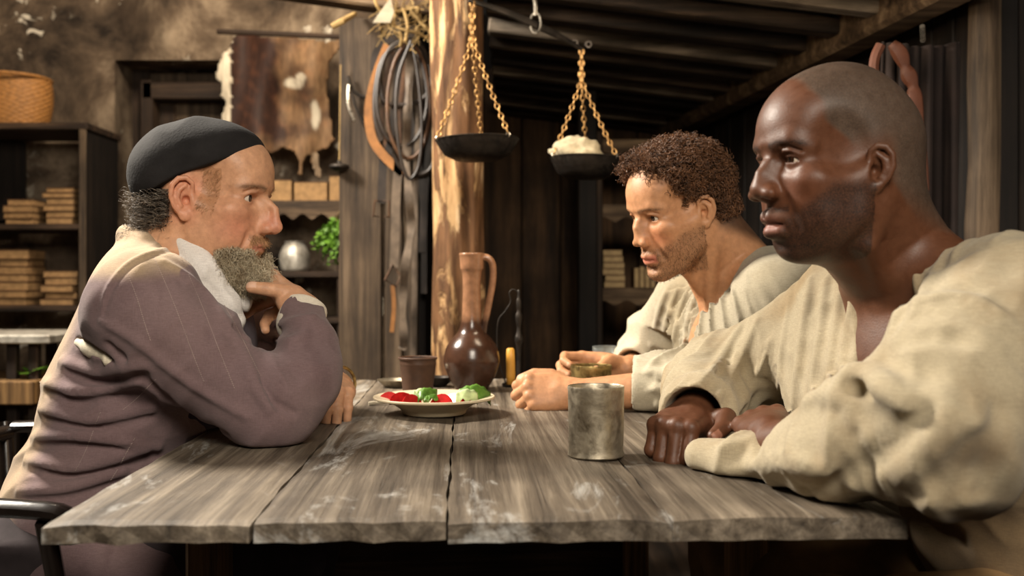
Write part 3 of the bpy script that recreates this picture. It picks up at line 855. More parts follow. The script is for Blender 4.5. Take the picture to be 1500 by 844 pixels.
def hv(i, j):
    if (i, j) in idx: return idx[(i, j)]
    x, y = gx[i], gy[j]
    dmin = min(((x - a) ** 2 + (y - b) ** 2) for a, b in outline)
    V.append(P(x, y, hide_d(x, y))); idx[(i, j)] = len(V) - 1
    n_ = mnoise.noise(Vector((x * .03, y * .03, 1.7))); n2 = mnoise.noise(Vector((x * .08, y * .08, 5.1)))
    dark = np.array(srgb(44, 24, 15)[:3]); tan = np.array(srgb(118, 91, 64)[:3]); white = np.array(srgb(200, 188, 166)[:3]); red = np.array(srgb(110, 66, 40)[:3])
    u = (x - 352) / 150 + n_ * .45 + n2 * .12 + max(0, (y - 165) / 140)
    c_ = dark + (tan - dark) * min(1, max(0, (u - .42) / .34))
    c_ = c_ + (red - c_) * .35 * max(0, n2)
    if x < 338 + n2 * 6 - max(0, 60 - y) * .4: c_ = white
    for (wx, wy, wa, wb) in ((428, 122, 15, 9), (462, 168, 7, 24), (440, 112, 8, 6)):
        w_ = math.exp(-(((x - wx) / wa) ** 2 + ((y - wy) / wb) ** 2) * (1 + .6 * n2)); c_ = c_ + (white * .8 - c_) * min(1, max(0, (w_ - .35) / .25))
    if y > 222: c_ = tan * .9 + white * .3 * (x > 458)
    C.append((*np.clip(c_, 0, 1), 1)); return idx[(i, j)]
for i in range(len(gx) - 1):
    for j in range(len(gy) - 1):
        if inside(gx[i] + step / 2, gy[j] + step / 2): Fc.append((hv(i, j), hv(i + 1, j), hv(i + 1, j + 1), hv(i, j + 1)))
base = P(420, 60, 4.28)
me = bpy.data.meshes.new('cowhide'); me.from_pydata([tuple(v - base) for v in V], [], Fc)
at = me.color_attributes.new('Col', 'FLOAT_COLOR', 'POINT'); at.data.foreach_set('color', np.array(C, np.float32).ravel())
me.shade_smooth(); me.materials.append(M['hide'])
o = link_mesh('cowhide', me, None, base); tag(o, 'brown and white cowhide hung flat beside the door', 'hide')
md = o.modifiers.new('smooth', 'SMOOTH'); md.iterations = 3; md.factor = .6
md = o.modifiers.new('thickness', 'SOLIDIFY'); md.thickness = .012; md.offset = 1
mb = MB().tube([P(318, 46, 4.33), P(505, 54, 4.33)], .012, n=8)
o = mb.build('hanging_pole', M['dark_wood_x'], None, P(318, 46, 4.33), smooth=True); tag(o, 'thin dark pole from which the cowhide hangs', 'pole')

# ------------------------------------------------------------------ shelves and books
def book_block(name, x0, x1, y0, y1, z0, z1, rz, label, group, pages=None, upright=False):
    z0 += .0012; z1 += .0008
    b = empty(name, ((x0 + x1) / 2, (y0 + y1) / 2, z0), rz, label, 'book', group)
    hx, hy, hz = (x1 - x0) / 2, (y1 - y0) / 2, (z1 - z0) / 2
    c = np.array([(x0 + x1) / 2, (y0 + y1) / 2, (z0 + z1) / 2])
    R = rotz(rz); t = .0022
    if not upright:
        MB().box(c, (hx * .97, hy * .97, hz - t), R).build('pages', pages or M['page'], b)
        MB().box(c + np.array([0, 0, hz - t / 2]), (hx, hy, t / 2), R).build('cover', M['cover'], b)
        MB().box(c - np.array([0, 0, hz - t / 2]), (hx, hy, t / 2), R).build('cover', M['cover'], b)
    else:
        MB().box(c, (hx - t, hy * .97, hz * .97), R).build('pages', pages or M['page'], b)
        MB().box(c + R @ np.array([hx - t / 2, 0, 0]), (t / 2, hy, hz), R).build('cover', M['cover'], b)
        MB().box(c - R @ np.array([hx - t / 2, 0, 0]), (t / 2, hy, hz), R).build('cover', M['cover'], b)
ORD = ['lowest', 'second', 'third', 'fourth', 'fifth', 'sixth', 'seventh', 'eighth', 'ninth']
def stack(pxa, pxb, ytop, z0, d, n, where, group, pages=None, seed=0):
    rg = random.Random(seed); h = (P(0, ytop, d)[2] - z0) / n; z = z0
    for i in range(n):
        hh = h * rg.uniform(.88, 1.12) if i < n - 1 else z0 + n * h - z
        x0, x1 = P(pxa, 0, d)[0] + rg.uniform(-.008, .010), P(pxb, 0, d)[0] + rg.uniform(-.010, .008)
        yo = rg.uniform(-.012, .012)
        nm = 'topmost' if i == n - 1 else ORD[i]
        book_block('book', x0, x1, d - .0 + yo, d + .17 + yo, z, z + hh - .0006, rg.uniform(-.05, .05), f'{nm} yellowed book of the {where}', group, pages)
        z += hh
# left bookcase
d0 = 4.12; sx1 = P(126, 0, d0)[0]; sx0 = -2.62; zt = P(0, 182, d0)[2]
bk = empty('bookcase', ((sx0 + sx1) / 2, d0 + .17, 0), 0, 'dark open wooden bookcase left of the door', 'bookcase')
MB().box((sx1 - .012, d0 + .17, zt / 2), (.012, .17, zt / 2), bev=.003).build('side_panel', M['black_plank'], bk)
MB().box((sx1 - .012, d0 - .004, zt / 2), (.014, .004, zt / 2), bev=.002).build('edge_strip', M['plank'], bk)
MB().box((sx0 + .012, d0 + .17, zt / 2), (.012, .17, zt / 2), bev=.003).build('side_panel', M['black_plank'], bk)
MB().box(((sx0 + sx1) / 2, d0 + .17, zt - .008), ((sx1 - sx0) / 2 + .008, .18, .014), bev=.003).build('top_board', M['dark_wood_x'], bk)
zs1 = P(0, 328, d0)[2]; zs2 = P(0, 448, d0)[2]
for z in (zs1, zs2, zs2 - .36, .08):
    MB().box(((sx0 + sx1) / 2, d0 + .16, z - .012), ((sx1 - sx0) / 2 - .024, .16, .012), bev=.003).build('shelf_board', M['dark_wood_x'], bk)
MB().box((P(14, 0, d0 + .3)[0] - .03, d0 + .3, (zs1 + zt) / 2), (.10, .006, (zt - zs1) / 2 - .03), bev=.002).build('back_board', M['black_plank'], bk)
db = d0 + .05
stack(6, 48, 292, zs1, db, 4, 'short stack on the upper bookcase shelf', 'books lying in the bookcase', None, 1)
stack(65, 109, 275, zs1, db, 6, 'tall stack on the upper bookcase shelf', 'books lying in the bookcase', None, 2)
stack(-6, 38, 366, zs2, db, 7, 'tall stack on the lower bookcase shelf', 'books lying in the bookcase', None, 3)
stack(62, 111, 397, zs2, db, 5, 'stack on the lower bookcase shelf beside the coat shoulder', 'books lying in the bookcase', None, 4)
# basket
bc = P(14, 176, d0 + .16); bc[2] = zt + .006
bas = empty('wicker_basket', bc, 0, 'round yellow wicker basket on top of the bookcase', 'basket')
V = []; Fc = []; nu = 132; nv = 44; hb = .205
for j in range(nv + 1):
    z = hb * j / nv
    for i in range(nu):
        a = 2 * math.pi * i / nu
        r = .150 + .022 * math.sin(math.pi * (j / nv) * .8) + .0035 * math.sin(22 * a) * (1 if (j // 2) % 2 else -1) + .0022 * math.cos(j * math.pi)
        V.append(bc + np.array([r * math.cos(a), r * .8 * math.sin(a), z]))
for j in range(nv):
    for i in range(nu): Fc.append((j * nu + i, j * nu + (i + 1) % nu, (j + 1) * nu + (i + 1) % nu, (j + 1) * nu + i))
Fc.append(tuple(range(nu))[::-1])
MB().add(V, Fc).build('woven_body', M['wicker'], bas, smooth=True, sharp=0)
MB().add([bc + np.array([.163 * math.cos(a), .163 * .8 * math.sin(a), hb - .008]) for a in np.linspace(0, 2 * math.pi, 40, False)], [tuple(range(40))]).build('lid', M['wicker'], bas)
MB().torus(bc + np.array([0, 0, hb]), .162, .007, (0, 0, 1), 48, 8).build('rim', M['wicker'], bas, smooth=True)
MB().tube(crom([bc + np.array([-.004 + .0, -.132, .13]), bc + np.array([-.012, -.150, .10]), bc + np.array([-.004, -.148, .07]), bc + np.array([.002, -.136, .06])], 5), .006, n=8).build('handle', M['wicker'], bas, smooth=True)
# scalloped shelf under the cowhide
def scallop_shelf(name, pxa, pxb, ytop, ylow, d, depth, label, waves, ph=0):
    x0, x1 = P(pxa, 0, d)[0], P(pxb, 0, d)[0]; z1 = P(0, ytop, d)[2]; z0 = P(0, ylow, d)[2]
    s_ = empty(name, ((x0 + x1) / 2, d + depth / 2, z0), 0, label, 'shelf')
    MB().box(((x0 + x1) / 2, d + depth / 2, z1 - .010), ((x1 - x0) / 2, depth / 2, .010), bev=.003).build('board', M['beam'], s_)
    n_ = 60; V = []; Fc = []
    for i in range(n_ + 1):
        t = i / n_; x = x0 + (x1 - x0) * t; lo = z0 + (z1 - z0) * .30 * (.5 + .5 * math.cos(2 * math.pi * waves * t + ph)) ** .8
        for yy in (d - .014, d): V += [(x, yy, z1), (x, yy, lo)]
    for i in range(n_):
        q = i * 4; Fc += [(q, q + 1, q + 5, q + 4), (q + 2, q + 6, q + 7, q + 3), (q + 1, q + 3, q + 7, q + 5), (q, q + 4, q + 6, q + 2)]
    MB().add(V, Fc).build('scalloped_edge', M['beam'], s_)
    return z1
z = scallop_shelf('scalloped_shelf', 360, 500, 294, 322, 4.22, .26, 'brown shelf with scalloped edge below the cowhide', 5)
for (a, b, yt, lab) in ((390, 428, 264, 'left block of yellowed pages on the scalloped shelf below the cowhide'), (431, 480, 267, 'wide block of yellowed pages on the scalloped shelf below the cowhide'), (483, 499, 258, 'narrow upright book at the plank edge on the scalloped shelf')):
    book_block('book', P(a, 0, 4.26)[0], P(b, 0, 4.26)[0], 4.25, 4.40, z, P(0, yt, 4.26)[2], 0, lab, 'books on the scalloped shelf')
x0, x1 = P(375, 0, 4.22)[0], P(505, 0, 4.22)[0]
sh = empty('low_shelf', ((x0 + x1) / 2, 4.36, 0), 0, 'dark low shelf with side posts behind the herb bunch', 'shelf')
for yy in (402, 470):
    zz_ = P(0, yy, 4.22)[2]
    MB().box(((x0 + x1) / 2, 4.36, zz_), ((x1 - x0) / 2, .13, .012), bev=.003).build('shelf_board', M['dark_wood_x'], sh)
for xx in (x0 + .02, x1 - .02):
    MB().box((xx, 4.36, .55), (.016, .12, .55), bev=.003).build('side_post', M['dark_wood'], sh)
c = P(432, 398, 4.32); c[2] = P(0, 402, 4.22)[2] + .013
o = MB().lathe(arc_prof([(0, .002), (.05, 0), (.062, .02), (.064, .07), (.05, .105), (.04, .118), (.044, .125), (.038, .124), (.03, .1), (0, .095)], 3), c, 32).build('stoneware_jar', M['silver_tray'], None, c, smooth=True, sharp=0); tag(o, 'grey stoneware jar on the low shelf behind the herbs', 'jar')
# herb bunch
hc = P(486, 330, 3.66)
hb_ = empty('herb_bunch', hc, 0, 'bunch of fresh green herbs hanging at the plank edge', 'herbs')
rg = random.Random(9); mb = MB(); ms = MB()
for i in range(16):
    e = P(rg.uniform(462, 500), rg.uniform(345, 392), 3.66 + rg.uniform(-.06, .06)); a = hc + np.array([rg.uniform(.0, .03), rg.uniform(-.02, .02), rg.uniform(.0, .03)])
    m_ = (a + e) / 2 + np.array([rg.uniform(-.02, .02), rg.uniform(-.02, .02), .01])
    st_ = crom([a, m_, e], 4); ms.tube(st_, .0016, n=5)
    for p in st_[1:]:
        for q in range(3):
            dv = np.array([rg.gauss(0, 1), rg.gauss(0, 1), rg.gauss(0, .7) - .2]); dv /= np.linalg.norm(dv)
            up_ = np.cross(dv, (rg.gauss(0, 1), rg.gauss(0, 1), rg.gauss(0, 1))); up_ /= np.linalg.norm(up_)
            l = rg.uniform(.012, .024); w = l * .38
            mb.add([p, p + dv * l * .45 + up_ * w, p + dv * l, p + dv * l * .45 - up_ * w], [(0, 1, 2, 3)])
o = mb.build('leaves', M['herb'], hb_); o['kind'] = 'stuff'
ms.build('stems', M['herb'], hb_, smooth=True)
MB().tube([hc + np.array([.012, 0, 0]), P(500, 300, 3.56)], .0018, n=5).build('string', M['straw'], hb_)
# annex shelf right of the dark post
d = 4.35; ax0, ax1 = P(878, 0, d)[0], P(1010, 0, d)[0]
an = empty('annex_shelf', ((ax0 + ax1) / 2, d + .13, 0), 0, 'tall dark shelf unit with scalloped boards behind the curly-haired man', 'shelf')
for xx in (ax0, ax1): MB().box((xx, d + .13, .82), (.014, .13, .82), bev=.003).build('side_panel', M['dark_wood'], an)
zsA = []
for yt in (205, 300, 422, 520):
    z = P(0, yt, d)[2]; zsA.append(z)
    MB().box(((ax0 + ax1) / 2, d + .13, z - .011), ((ax1 - ax0) / 2 - .014, .13, .011), bev=.003).build('shelf_board', M['beam'], an)
    n_ = 50; V = []; Fc = []; zl = z - .075
    for i in range(n_ + 1):
        t = i / n_; x = ax0 + .014 + (ax1 - ax0 - .028) * t; lo = zl + .022 * (.5 + .5 * math.cos(2 * math.pi * 3.5 * t)) ** .7
        for yy in (d - .014, d): V += [(x, yy, z), (x, yy, lo)]
    for i in range(n_):
        q = i * 4; Fc += [(q, q + 1, q + 5, q + 4), (q + 2, q + 6, q + 7, q + 3), (q + 1, q + 3, q + 7, q + 5), (q, q + 4, q + 6, q + 2)]
    MB().add(V, Fc).build('scalloped_edge', M['beam'], an)
def stack2(pxa, pxb, ytop, z0, d, n, seed):
    rg = random.Random(seed); h = (P(0, ytop, d)[2] - z0) / n; z = z0
    for i in range(n):
        nm = 'topmost' if i == n - 1 else ORD[i]
        x0, x1 = P(pxa, 0, d)[0] + rg.uniform(-.006, .006), P(pxb, 0, d)[0] + rg.uniform(-.006, .006)
        book_block('book', x0, x1, d, d + .16, z, z + h - .0006, rg.uniform(-.04, .04), f'{nm} pale book of the stack on the annex shelf', 'books on the annex shelf', M['page_pale']); z += h
stack2(884, 914, 366, zsA[2], d + .03, 6, 5)
for k, lab in enumerate(('leftmost', 'second', 'third', 'rightmost')):
    x0 = P(929 + k * 8, 0, d + .03)[0]
    book_block('book', x0, x0 + .021, d + .03, d + .16, zsA[2], zsA[2] + .085 + .006 * (k % 2), 0, f'{lab} upright pale book beside the stack on the annex shelf', 'upright books on the annex shelf', M['page_pale'], True)
c = P(923, 515, d + .05); c[2] = zsA[3] + .001
mb = MB().lathe([(0, .002), (.036, 0), (.038, .01), (.036, .08), (.038, .092), (.034, .092), (.03, .01), (0, .008)], c, 28)
o = mb.build('dark_mug', M['iron'], None, c, smooth=True); tag(o, 'dark metal mug on the lowest annex shelf board', 'mug')

# ------------------------------------------------------------------ hanging cloak at right
V = []; Fc = []; nx, nz_ = 60, 40
for j in range(nz_ + 1):
    t = j / nz_
    for i in range(nx + 1):
        u = i / nx
        x = P(1296 + (1412 - 1296) * u - 16 * t * (1 - u), 0, 2.45)[0]; zz_ = P(0, 58 + 8 * math.sin(u * 3) + 560 * t, 2.45)[2]
        V.append((x, 2.47 + .022 * math.sin(u * 19 + t * 2) * (.3 + t) + .012 * math.sin(u * 41), zz_))
for j in range(nz_):
    for i in range(nx): q = j * (nx + 1) + i; Fc.append((q, q + 1, q + nx + 2, q + nx + 1))
base = P(1350, 60, 2.47)
ck = empty('cloak', base, 0, 'dark brown cloak hanging behind the shaven-headed man', 'cloak')
o = MB().add(V, Fc).build('cloth', M['cloak'], ck, smooth=True, sharp=0); md = o.modifiers.new('thickness', 'SOLIDIFY'); md.thickness = .006
mb = MB(); pts = crom([P(x, y, 2.40) for x, y in ((1306, 64), (1318, 78), (1326, 98), (1332, 112), (1338, 128), (1340, 150), (1346, 200), (1349, 280))], 5)
mb.tube(pts, [.012 + .008 * abs(math.sin(i * .32)) for i in range(len(pts))], n=8, flat=(1, .6)); mb.build('leather_edge', M['red_leather'], ck, smooth=True)
mb = MB(); pts = crom([P(x, y, 2.40) for x, y in ((1290, 66), (1282, 84), (1280, 104), (1284, 122))], 5)
mb.tube(pts, .012, n=8); mb.build('leather_edge', M['red_leather'], ck, smooth=True)
o = MB().tube([P(1351, 38, 2.42), P(1352, 60, 2.46)], .006, n=8).build('hook', M['steel'], ck, smooth=True)
# ------------------------------------------------------------------ side table behind the old man
d = 3.3; x0, x1 = -2.1, P(72, 0, d)[0]; zt_ = P(0, 492, d)[2]
sd = empty('side_table', ((x0 + x1) / 2, d + .2, 0), 0, 'dark two-tier side table behind the old man', 'table')
MB().box(((x0 + x1) / 2, d + .2, zt_ - .012), ((x1 - x0) / 2, .2, .014), bev=.004).build('top_board', M['silver_tray'], sd)
x2 = P(52, 0, d)[0]; z2 = P(0, 557, d)[2]
MB().box(((x0 + x2) / 2, d + .18, z2 - .04), ((x2 - x0) / 2, .2, .038), bev=.004).build('drawer_box', M['table_end'], sd)
for xx in (x0 + .03, P(6, 0, d)[0], x2 - .03):
    MB().box((xx, d + .06, zt_ / 2 - .01), (.016, .016, zt_ / 2 - .016), bev=.003).build('leg', M['dark_wood'], sd)
    MB().box((xx, d + .34, zt_ / 2 - .01), (.016, .016, zt_ / 2 - .016), bev=.003).build('leg', M['dark_wood'], sd)
rg = random.Random(3); mb = MB()
lc = P(42, 548, d + .06); lc[2] = z2 + .004
for i in range(14):
    a = rg.uniform(0, 6.28); l = rg.uniform(.03, .06); p = lc + np.array([rg.uniform(-.03, .02), rg.uniform(-.03, .03), .003 + i * .0015])
    dv = np.array([math.cos(a), math.sin(a), rg.uniform(.0, .4)]); up_ = np.array([-math.sin(a), math.cos(a), .1])
    mb.add([p, p + dv * l * .5 + up_ * l * .25, p + dv * l, p + dv * l * .5 - up_ * l * .25], [(0, 1, 2, 3)])
o = mb.build('leafy_sprig', M['herb'], None, lc); tag(o, 'small green leafy sprig on the side table lower tier', 'herbs')

# ------------------------------------------------------------------ seats
ac = empty('armchair', (-.80, 1.75, 0), 0, 'black polished wooden armchair under the old man', 'chair')
def bar(a, b, r, name, par, mat, n=10, flat=None): MB().tube(crom([a, (np.array(a) + np.array(b)) / 2, b], 4), r, n=n, flat=flat).build(name, mat, par, smooth=True)
MB().box((-.80, 1.75, .425), (.22, .22, .02), bev=.008).build('seat', M['black_lacquer'], ac)
na = P(-40, 772, 1.30); nb = P(62, 770, 1.30); nc = P(86, 782, 1.32)
na = np.array([-.98, 1.34, na[2]]); nb = P(50, 772, 1.30)
for (ya, nm) in ((1.36, 'armrest'), (2.12, 'armrest')):
    z_ = .70
    xa, xb = -1.03, -.62
    p = crom([np.array([xa, ya, z_]), np.array([(xa + xb) / 2, ya, z_ + .004]), np.array([xb, ya, z_ - .004]), np.array([xb + .03, ya, z_ - .02])], 5)
    MB().tube(p, .017, n=10, flat=(.75, 1.2)).build('armrest', M['black_lacquer'], ac, smooth=True)
    MB().lathe([(0, -.02), (.024, -.014), (.03, 0), (.024, .014), (0, .02)], (xb + .035, ya, z_ - .03), 20).build('arm_knob', M['black_lacquer'], ac, smooth=True, sharp=0)
    bar((xb, ya, z_ - .02), (xb - .02, ya + (.14 if ya < 1.7 else -.14), .42), .013, 'arm_post', ac, M['black_lacquer'])
    bar((xa + .02, ya + (.05 if ya < 1.7 else -.05), .42), (xa - .02, ya, .71), .016, 'back_post', ac, M['black_lacquer'])
for sx_, sy_ in ((-.99, 1.56), (-.99, 1.94), (-.61, 1.56), (-.61, 1.94)): bar((sx_, sy_, 0), (sx_, sy_, .41), .018, 'leg', ac, M['black_lacquer'])
for z_ in (.56, .69): MB().tube([(-1.04, 1.37, z_), (-1.06, 1.75, z_), (-1.04, 2.11, z_)], .016, n=10).build('back_rail', M['black_lacquer'], ac, smooth=True)
MB().box((-.985, 1.75, .41), (.012, .40, .02), bev=.004).build('seat_rail', M['black_lacquer'], ac)
MB().box((-.62, 1.75, .41), (.012, .40, .02), bev=.004).build('seat_rail', M['black_lacquer'], ac)
be = empty('bench', (.80, 1.7, 0), 0, 'plain dark wooden bench under the two men on the right', 'bench')
MB().box((.80, 1.7, .425), (.17, .85, .02), bev=.006).build('seat', M['dark_wood'], be)
for y_ in (1.0, 2.4):
    for x_ in (.68, .92): MB().box((x_, y_, .202), (.022, .022, .202), bev=.004).build('leg', M['dark_wood'], be)
# ------------------------------------------------------------------ implicit modelling for bodies and cloth
def nrm(v):
    v = np.array(v, float); return v / (np.linalg.norm(v) + 1e-12)

class Op:
    __slots__ = ('fn', 'sign', 'k', 'c', 'r', 'segs')
    def __init__(s, fn, sign, k, c, r, segs=None): s.fn, s.sign, s.k, s.c, s.r, s.segs = fn, sign, k, np.array(c, float), r, segs

def seg_fast(base, off, off2, seg):
    """capsule distance on blocks of grid points, through products of block origin and offset"""
    a, b, ra, rb = seg
    ba = b - a; l2 = float(ba @ ba) + 1e-12
    w = base - a
    w2 = (w * w).sum(1).astype(np.float32)
    t0 = (w @ ba).astype(np.float32); to = (off @ ba).astype(np.float32)
    dot = t0[:, None] + to[None]
    q2 = (2 * w).astype(np.float32) @ off.T.astype(np.float32)
    q2 += w2[:, None]; q2 += off2[None]
    t = np.clip(dot * np.float32(1 / l2), 0, 1)
    q2 += t * (t * np.float32(l2) - 2 * dot)
    np.maximum(q2, 1e-12, out=q2); np.sqrt(q2, out=q2)
    t *= np.float32(rb - ra); t += np.float32(ra)
    q2 -= t
    return q2

def _ell(c, r, R):
    c = np.array(c, float).astype(np.float32); r = np.array(r, float).astype(np.float32); R = None if R is None else np.array(R, np.float32)
    r2 = r * r
    def f(p):
        q = p - c
        if R is not None: q = q @ R
        k0 = np.sqrt(np.sum((q / r) ** 2, -1)); k1 = np.sqrt(np.sum((q / r2) ** 2, -1)) + 1e-9
        return k0 * (k0 - 1.0) / k1
    return f
def _cone(a, b, ra, rb):
    a = np.array(a, np.float32); b = np.array(b, np.float32); ba = b - a; l2 = float(ba @ ba) + 1e-12
    def f(p):
        pa = p - a
        t = np.clip((pa @ ba) / l2, 0, 1)
        q = pa - t[..., None] * ba
        return np.sqrt(np.sum(q * q, -1)) - (ra + (rb - ra) * t)
    return f
def _chain(pts, rad):
    fs = [_cone(pts[i], pts[i + 1], rad[i], rad[i + 1]) for i in range(len(pts) - 1)]
    def f(p):
        d = fs[0](p)
        for g in fs[1:]: d = np.minimum(d, g(p))
        return d
    return f
def _box(c, h, R, rd):
    c = np.array(c, np.float32); h = np.array(h, np.float32); R = np.eye(3, dtype=np.float32) if R is None else np.array(R, np.float32)
    def f(p):
        q = np.abs((p - c) @ R) - (h - rd)
        return np.sqrt(np.sum(np.maximum(q, 0) ** 2, -1)) + np.minimum(np.max(q, -1), 0) - rd
    return f

class Body:
    """list of smooth union / subtraction operations"""
    def __init__(s): s.ops = []
    def ell(s, c, r, R=None, k=.01, sign=1): s.ops.append(Op(_ell(c, r, R), sign, k, c, max(r))); return s
    def cone(s, a, b, ra, rb, k=.01, sign=1):
        a = np.array(a, float); b = np.array(b, float)
        s.ops.append(Op(_cone(a, b, ra, rb), sign, k, (a + b) / 2, np.linalg.norm(a - b) / 2 + max(ra, rb), [(a, b, ra, rb)])); return s
    def chain(s, pts, rad, k=.01, sign=1):
        pts = [np.array(p, float) for p in pts]
        if np.isscalar(rad): rad = [rad] * len(pts)
        c = sum(pts) / len(pts); r = max(np.linalg.norm(p - c) + q for p, q in zip(pts, rad))
        s.ops.append(Op(_chain(pts, rad), sign, k, c, r, [(pts[i], pts[i + 1], rad[i], rad[i + 1]) for i in range(len(pts) - 1)])); return s
    def box(s, c, h, R=None, rd=.0, k=.01, sign=1): s.ops.append(Op(_box(c, h, R, rd), sign, k, c, float(np.linalg.norm(h)))); return s
    def warp(s, fn, c=(0, 1.5, 1), r=5):
        """displacement that fades out towards radius r around c"""
        if r < 4:
            cc = np.array(c, np.float32)
            def g(p, d):
                w = 1 - sstep(.72 * r, .98 * r, np.sqrt(((p - cc) ** 2).sum(-1)))
                return d + w * (fn(p, d) - d)
        else: g = fn
        s.ops.append(Op(g, 0, 0, c, r)); return s
    def ev(s, p, disp=True):
        p = np.asarray(p, np.float32)
        d = np.full(p.shape[:-1], 1.0, np.float32)
        for o in s.ops:
            if o.sign == 0:
                if disp: d = o.fn(p, d)
                continue
            d = comb(d, o.fn(p), o.sign, o.k)
        return d
    def hit(s, pxs, dmin=.7, dmax=3.2):
        """walk along pixel rays until the surface"""
        out = []
        pts = np.array([[(x - 750.0) / F, 1.0, (HOR - y) / F] for x, y in pxs], np.float32)
        ln = np.linalg.norm(pts, axis=1, keepdims=True); pts = pts / ln
        t = np.full(len(pts), dmin, np.float32); o = np.array([0, 0, CAM_Z], np.float32)
        for _ in range(45):
            d = s.ev(o + pts * t[:, None]); t = t + np.clip(d, -.02, .2) * .8
        ok = t < dmax
        return [o + pts[i] * t[i] if ok[i] else None for i in range(len(pts))]
    def ridges(s, L, n=5):
        """raised (sign 1) or sunken (sign -1) lines laid on the surface along pixel curves; L: (pixels, r, off, k, sign)"""
        allp = []; cut = []
        for e in L:
            px = crom([np.array(q, float) for q in e[0]], n); cut.append((len(allp), len(allp) + len(px))); allp += px
        hits = s.hit(allp)
        for e, (a, b) in zip(L, cut):
            r, off, k, sign = e[1:5]
            h = [q for q in hits[a:b] if q is not None]
            if len(h) < 3: continue
            h = [q + nrm(q - np.array([0, 0, CAM_Z])) * off for q in h]; m = len(h)
            s.chain(h, [r * (math.sin(math.pi * (i + .6) / (m + .2)) ** .5) for i in range(m)], k, sign)
        return s
    def mesh(s, h, lo, hi, margin=.022, cover=None, csize=.010):
        lo = np.array(lo, float); hi = np.array(hi, float); B = 8; bs = B * h
        nb = np.ceil((hi - lo) / bs).astype(int)
        g = np.stack(np.meshgrid(*[np.arange(n) for n in nb], indexing='ij'), -1).reshape(-1, 3)
        cen = (lo + (g + .5) * bs).astype(np.float32)

        dc = np.concatenate([s.ev(cen[i:i + 60000], False) for i in range(0, len(cen), 60000)])
        act = np.abs(dc) < bs * .9 + margin
        g = g[act]; cen = cen[act]
        off = np.stack(np.meshgrid(*[np.arange(B + 1)] * 3, indexing='ij'), -1).reshape(-1, 3).astype(np.float32) * h
        base = (lo + g * bs).astype(np.float32)
        n3 = (B + 1) ** 3
        base64 = lo + g * bs; off64 = off.astype(float); off2 = (off64 ** 2).sum(1).astype(np.float32)
        D = np.full((len(g), n3), 1.0, np.float32)
        br = bs * .87
        for o in s.ops:
            if o.sign == 0:
                sel = np.where(np.linalg.norm(cen - o.c, axis=1) < o.r + br)[0]
                for i in range(0, len(sel), 1500):
                    q = sel[i:i + 1500]
                    p = base[q][:, None, :] + off[None]
                    D[q] = o.fn(p, D[q])
                continue
            lim = br + o.k + .03
            sel = np.where(np.linalg.norm(cen - o.c, axis=1) < o.r + lim)[0]
            for i in range(0, len(sel), 1500):
                q = sel[i:i + 1500]
                if o.segs is None:
                    e = o.fn(base[q][:, None, :] + off[None])
                elif len(o.segs) == 1:
                    e = seg_fast(base64[q], off64, off2, o.segs[0])
                else:
                    e = np.full((len(q), n3), 1.0, np.float32); cq = cen[q]
                    for sg in o.segs:
                        ss = np.where(np.linalg.norm(cq - (sg[0] + sg[1]) / 2, axis=1) < np.linalg.norm(sg[1] - sg[0]) / 2 + max(sg[2], sg[3]) + lim)[0]
                        if len(ss): e[ss] = np.minimum(e[ss], seg_fast(base64[q[ss]], off64, off2, sg))
                D[q] = comb(D[q], e, o.sign, o.k)
        D = D.reshape(-1, B + 1, B + 1, B + 1)
        # shared faces take one and the same value, so neighbouring blocks never disagree about the sign
        gk = (g[:, 0].astype(np.int64) * 4096 + g[:, 1]) * 4096 + g[:, 2]; go = np.argsort(gk); gs = gk[go]
        for ax, st in ((0, 4096 * 4096), (1, 4096), (2, 1)):
            j = np.clip(np.searchsorted(gs, gk + st), 0, len(gs) - 1); ok = gs[j] == gk + st; nb_ = go[j]
            if ax == 0: D[ok, B] = D[nb_[ok], 0]
            elif ax == 1: D[ok, :, B] = D[nb_[ok], :, 0]
            else: D[ok, :, :, B] = D[nb_[ok], :, :, 0]
        N = nb * B + 2
        S = D < 0
        cs = S[:, :-1, :-1, :-1].astype(np.int8)
        tot = sum(S[:, a:B + a, b:B + b, c:B + c].astype(np.int8) for a in (0, 1) for b in (0, 1) for c in (0, 1))
        bi, ix, iy, iz = np.where((tot > 0) & (tot < 8))
        cnr = np.stack([D[bi, ix + a, iy + b, iz + c] for a in (0, 1) for b in (0, 1) for c in (0, 1)], 1)
        cp = np.array([(a, b, c) for a in (0, 1) for b in (0, 1) for c in (0, 1)], np.float32)
        acc = np.zeros((len(bi), 3), np.float32); cnt = np.zeros(len(bi), np.float32)
        for a in range(8):
            for b in range(a + 1, 8):
                if np.abs(cp[a] - cp[b]).sum() != 1: continue
                da, db = cnr[:, a], cnr[:, b]
                m = (da < 0) != (db < 0)
                t = np.where(m, da / np.where(m, da - db, 1), 0)
                acc += np.where(m[:, None], cp[a] + t[:, None] * (cp[b] - cp[a]), 0); cnt += m
        loc = acc / cnt[:, None]
        gi = g[bi] * B + np.stack([ix, iy, iz], 1)
        V = lo + (gi + loc) * h
        key = (gi[:, 0].astype(np.int64) * N[1] + gi[:, 1]) * N[2] + gi[:, 2]
        order = np.argsort(key); ks = key[order]
        def look(q):
            kk = (q[:, 0].astype(np.int64) * N[1] + q[:, 1]) * N[2] + q[:, 2]
            j = np.clip(np.searchsorted(ks, kk), 0, len(ks) - 1)
            return np.where(ks[j] == kk, order[j], -1)
        Fs = []
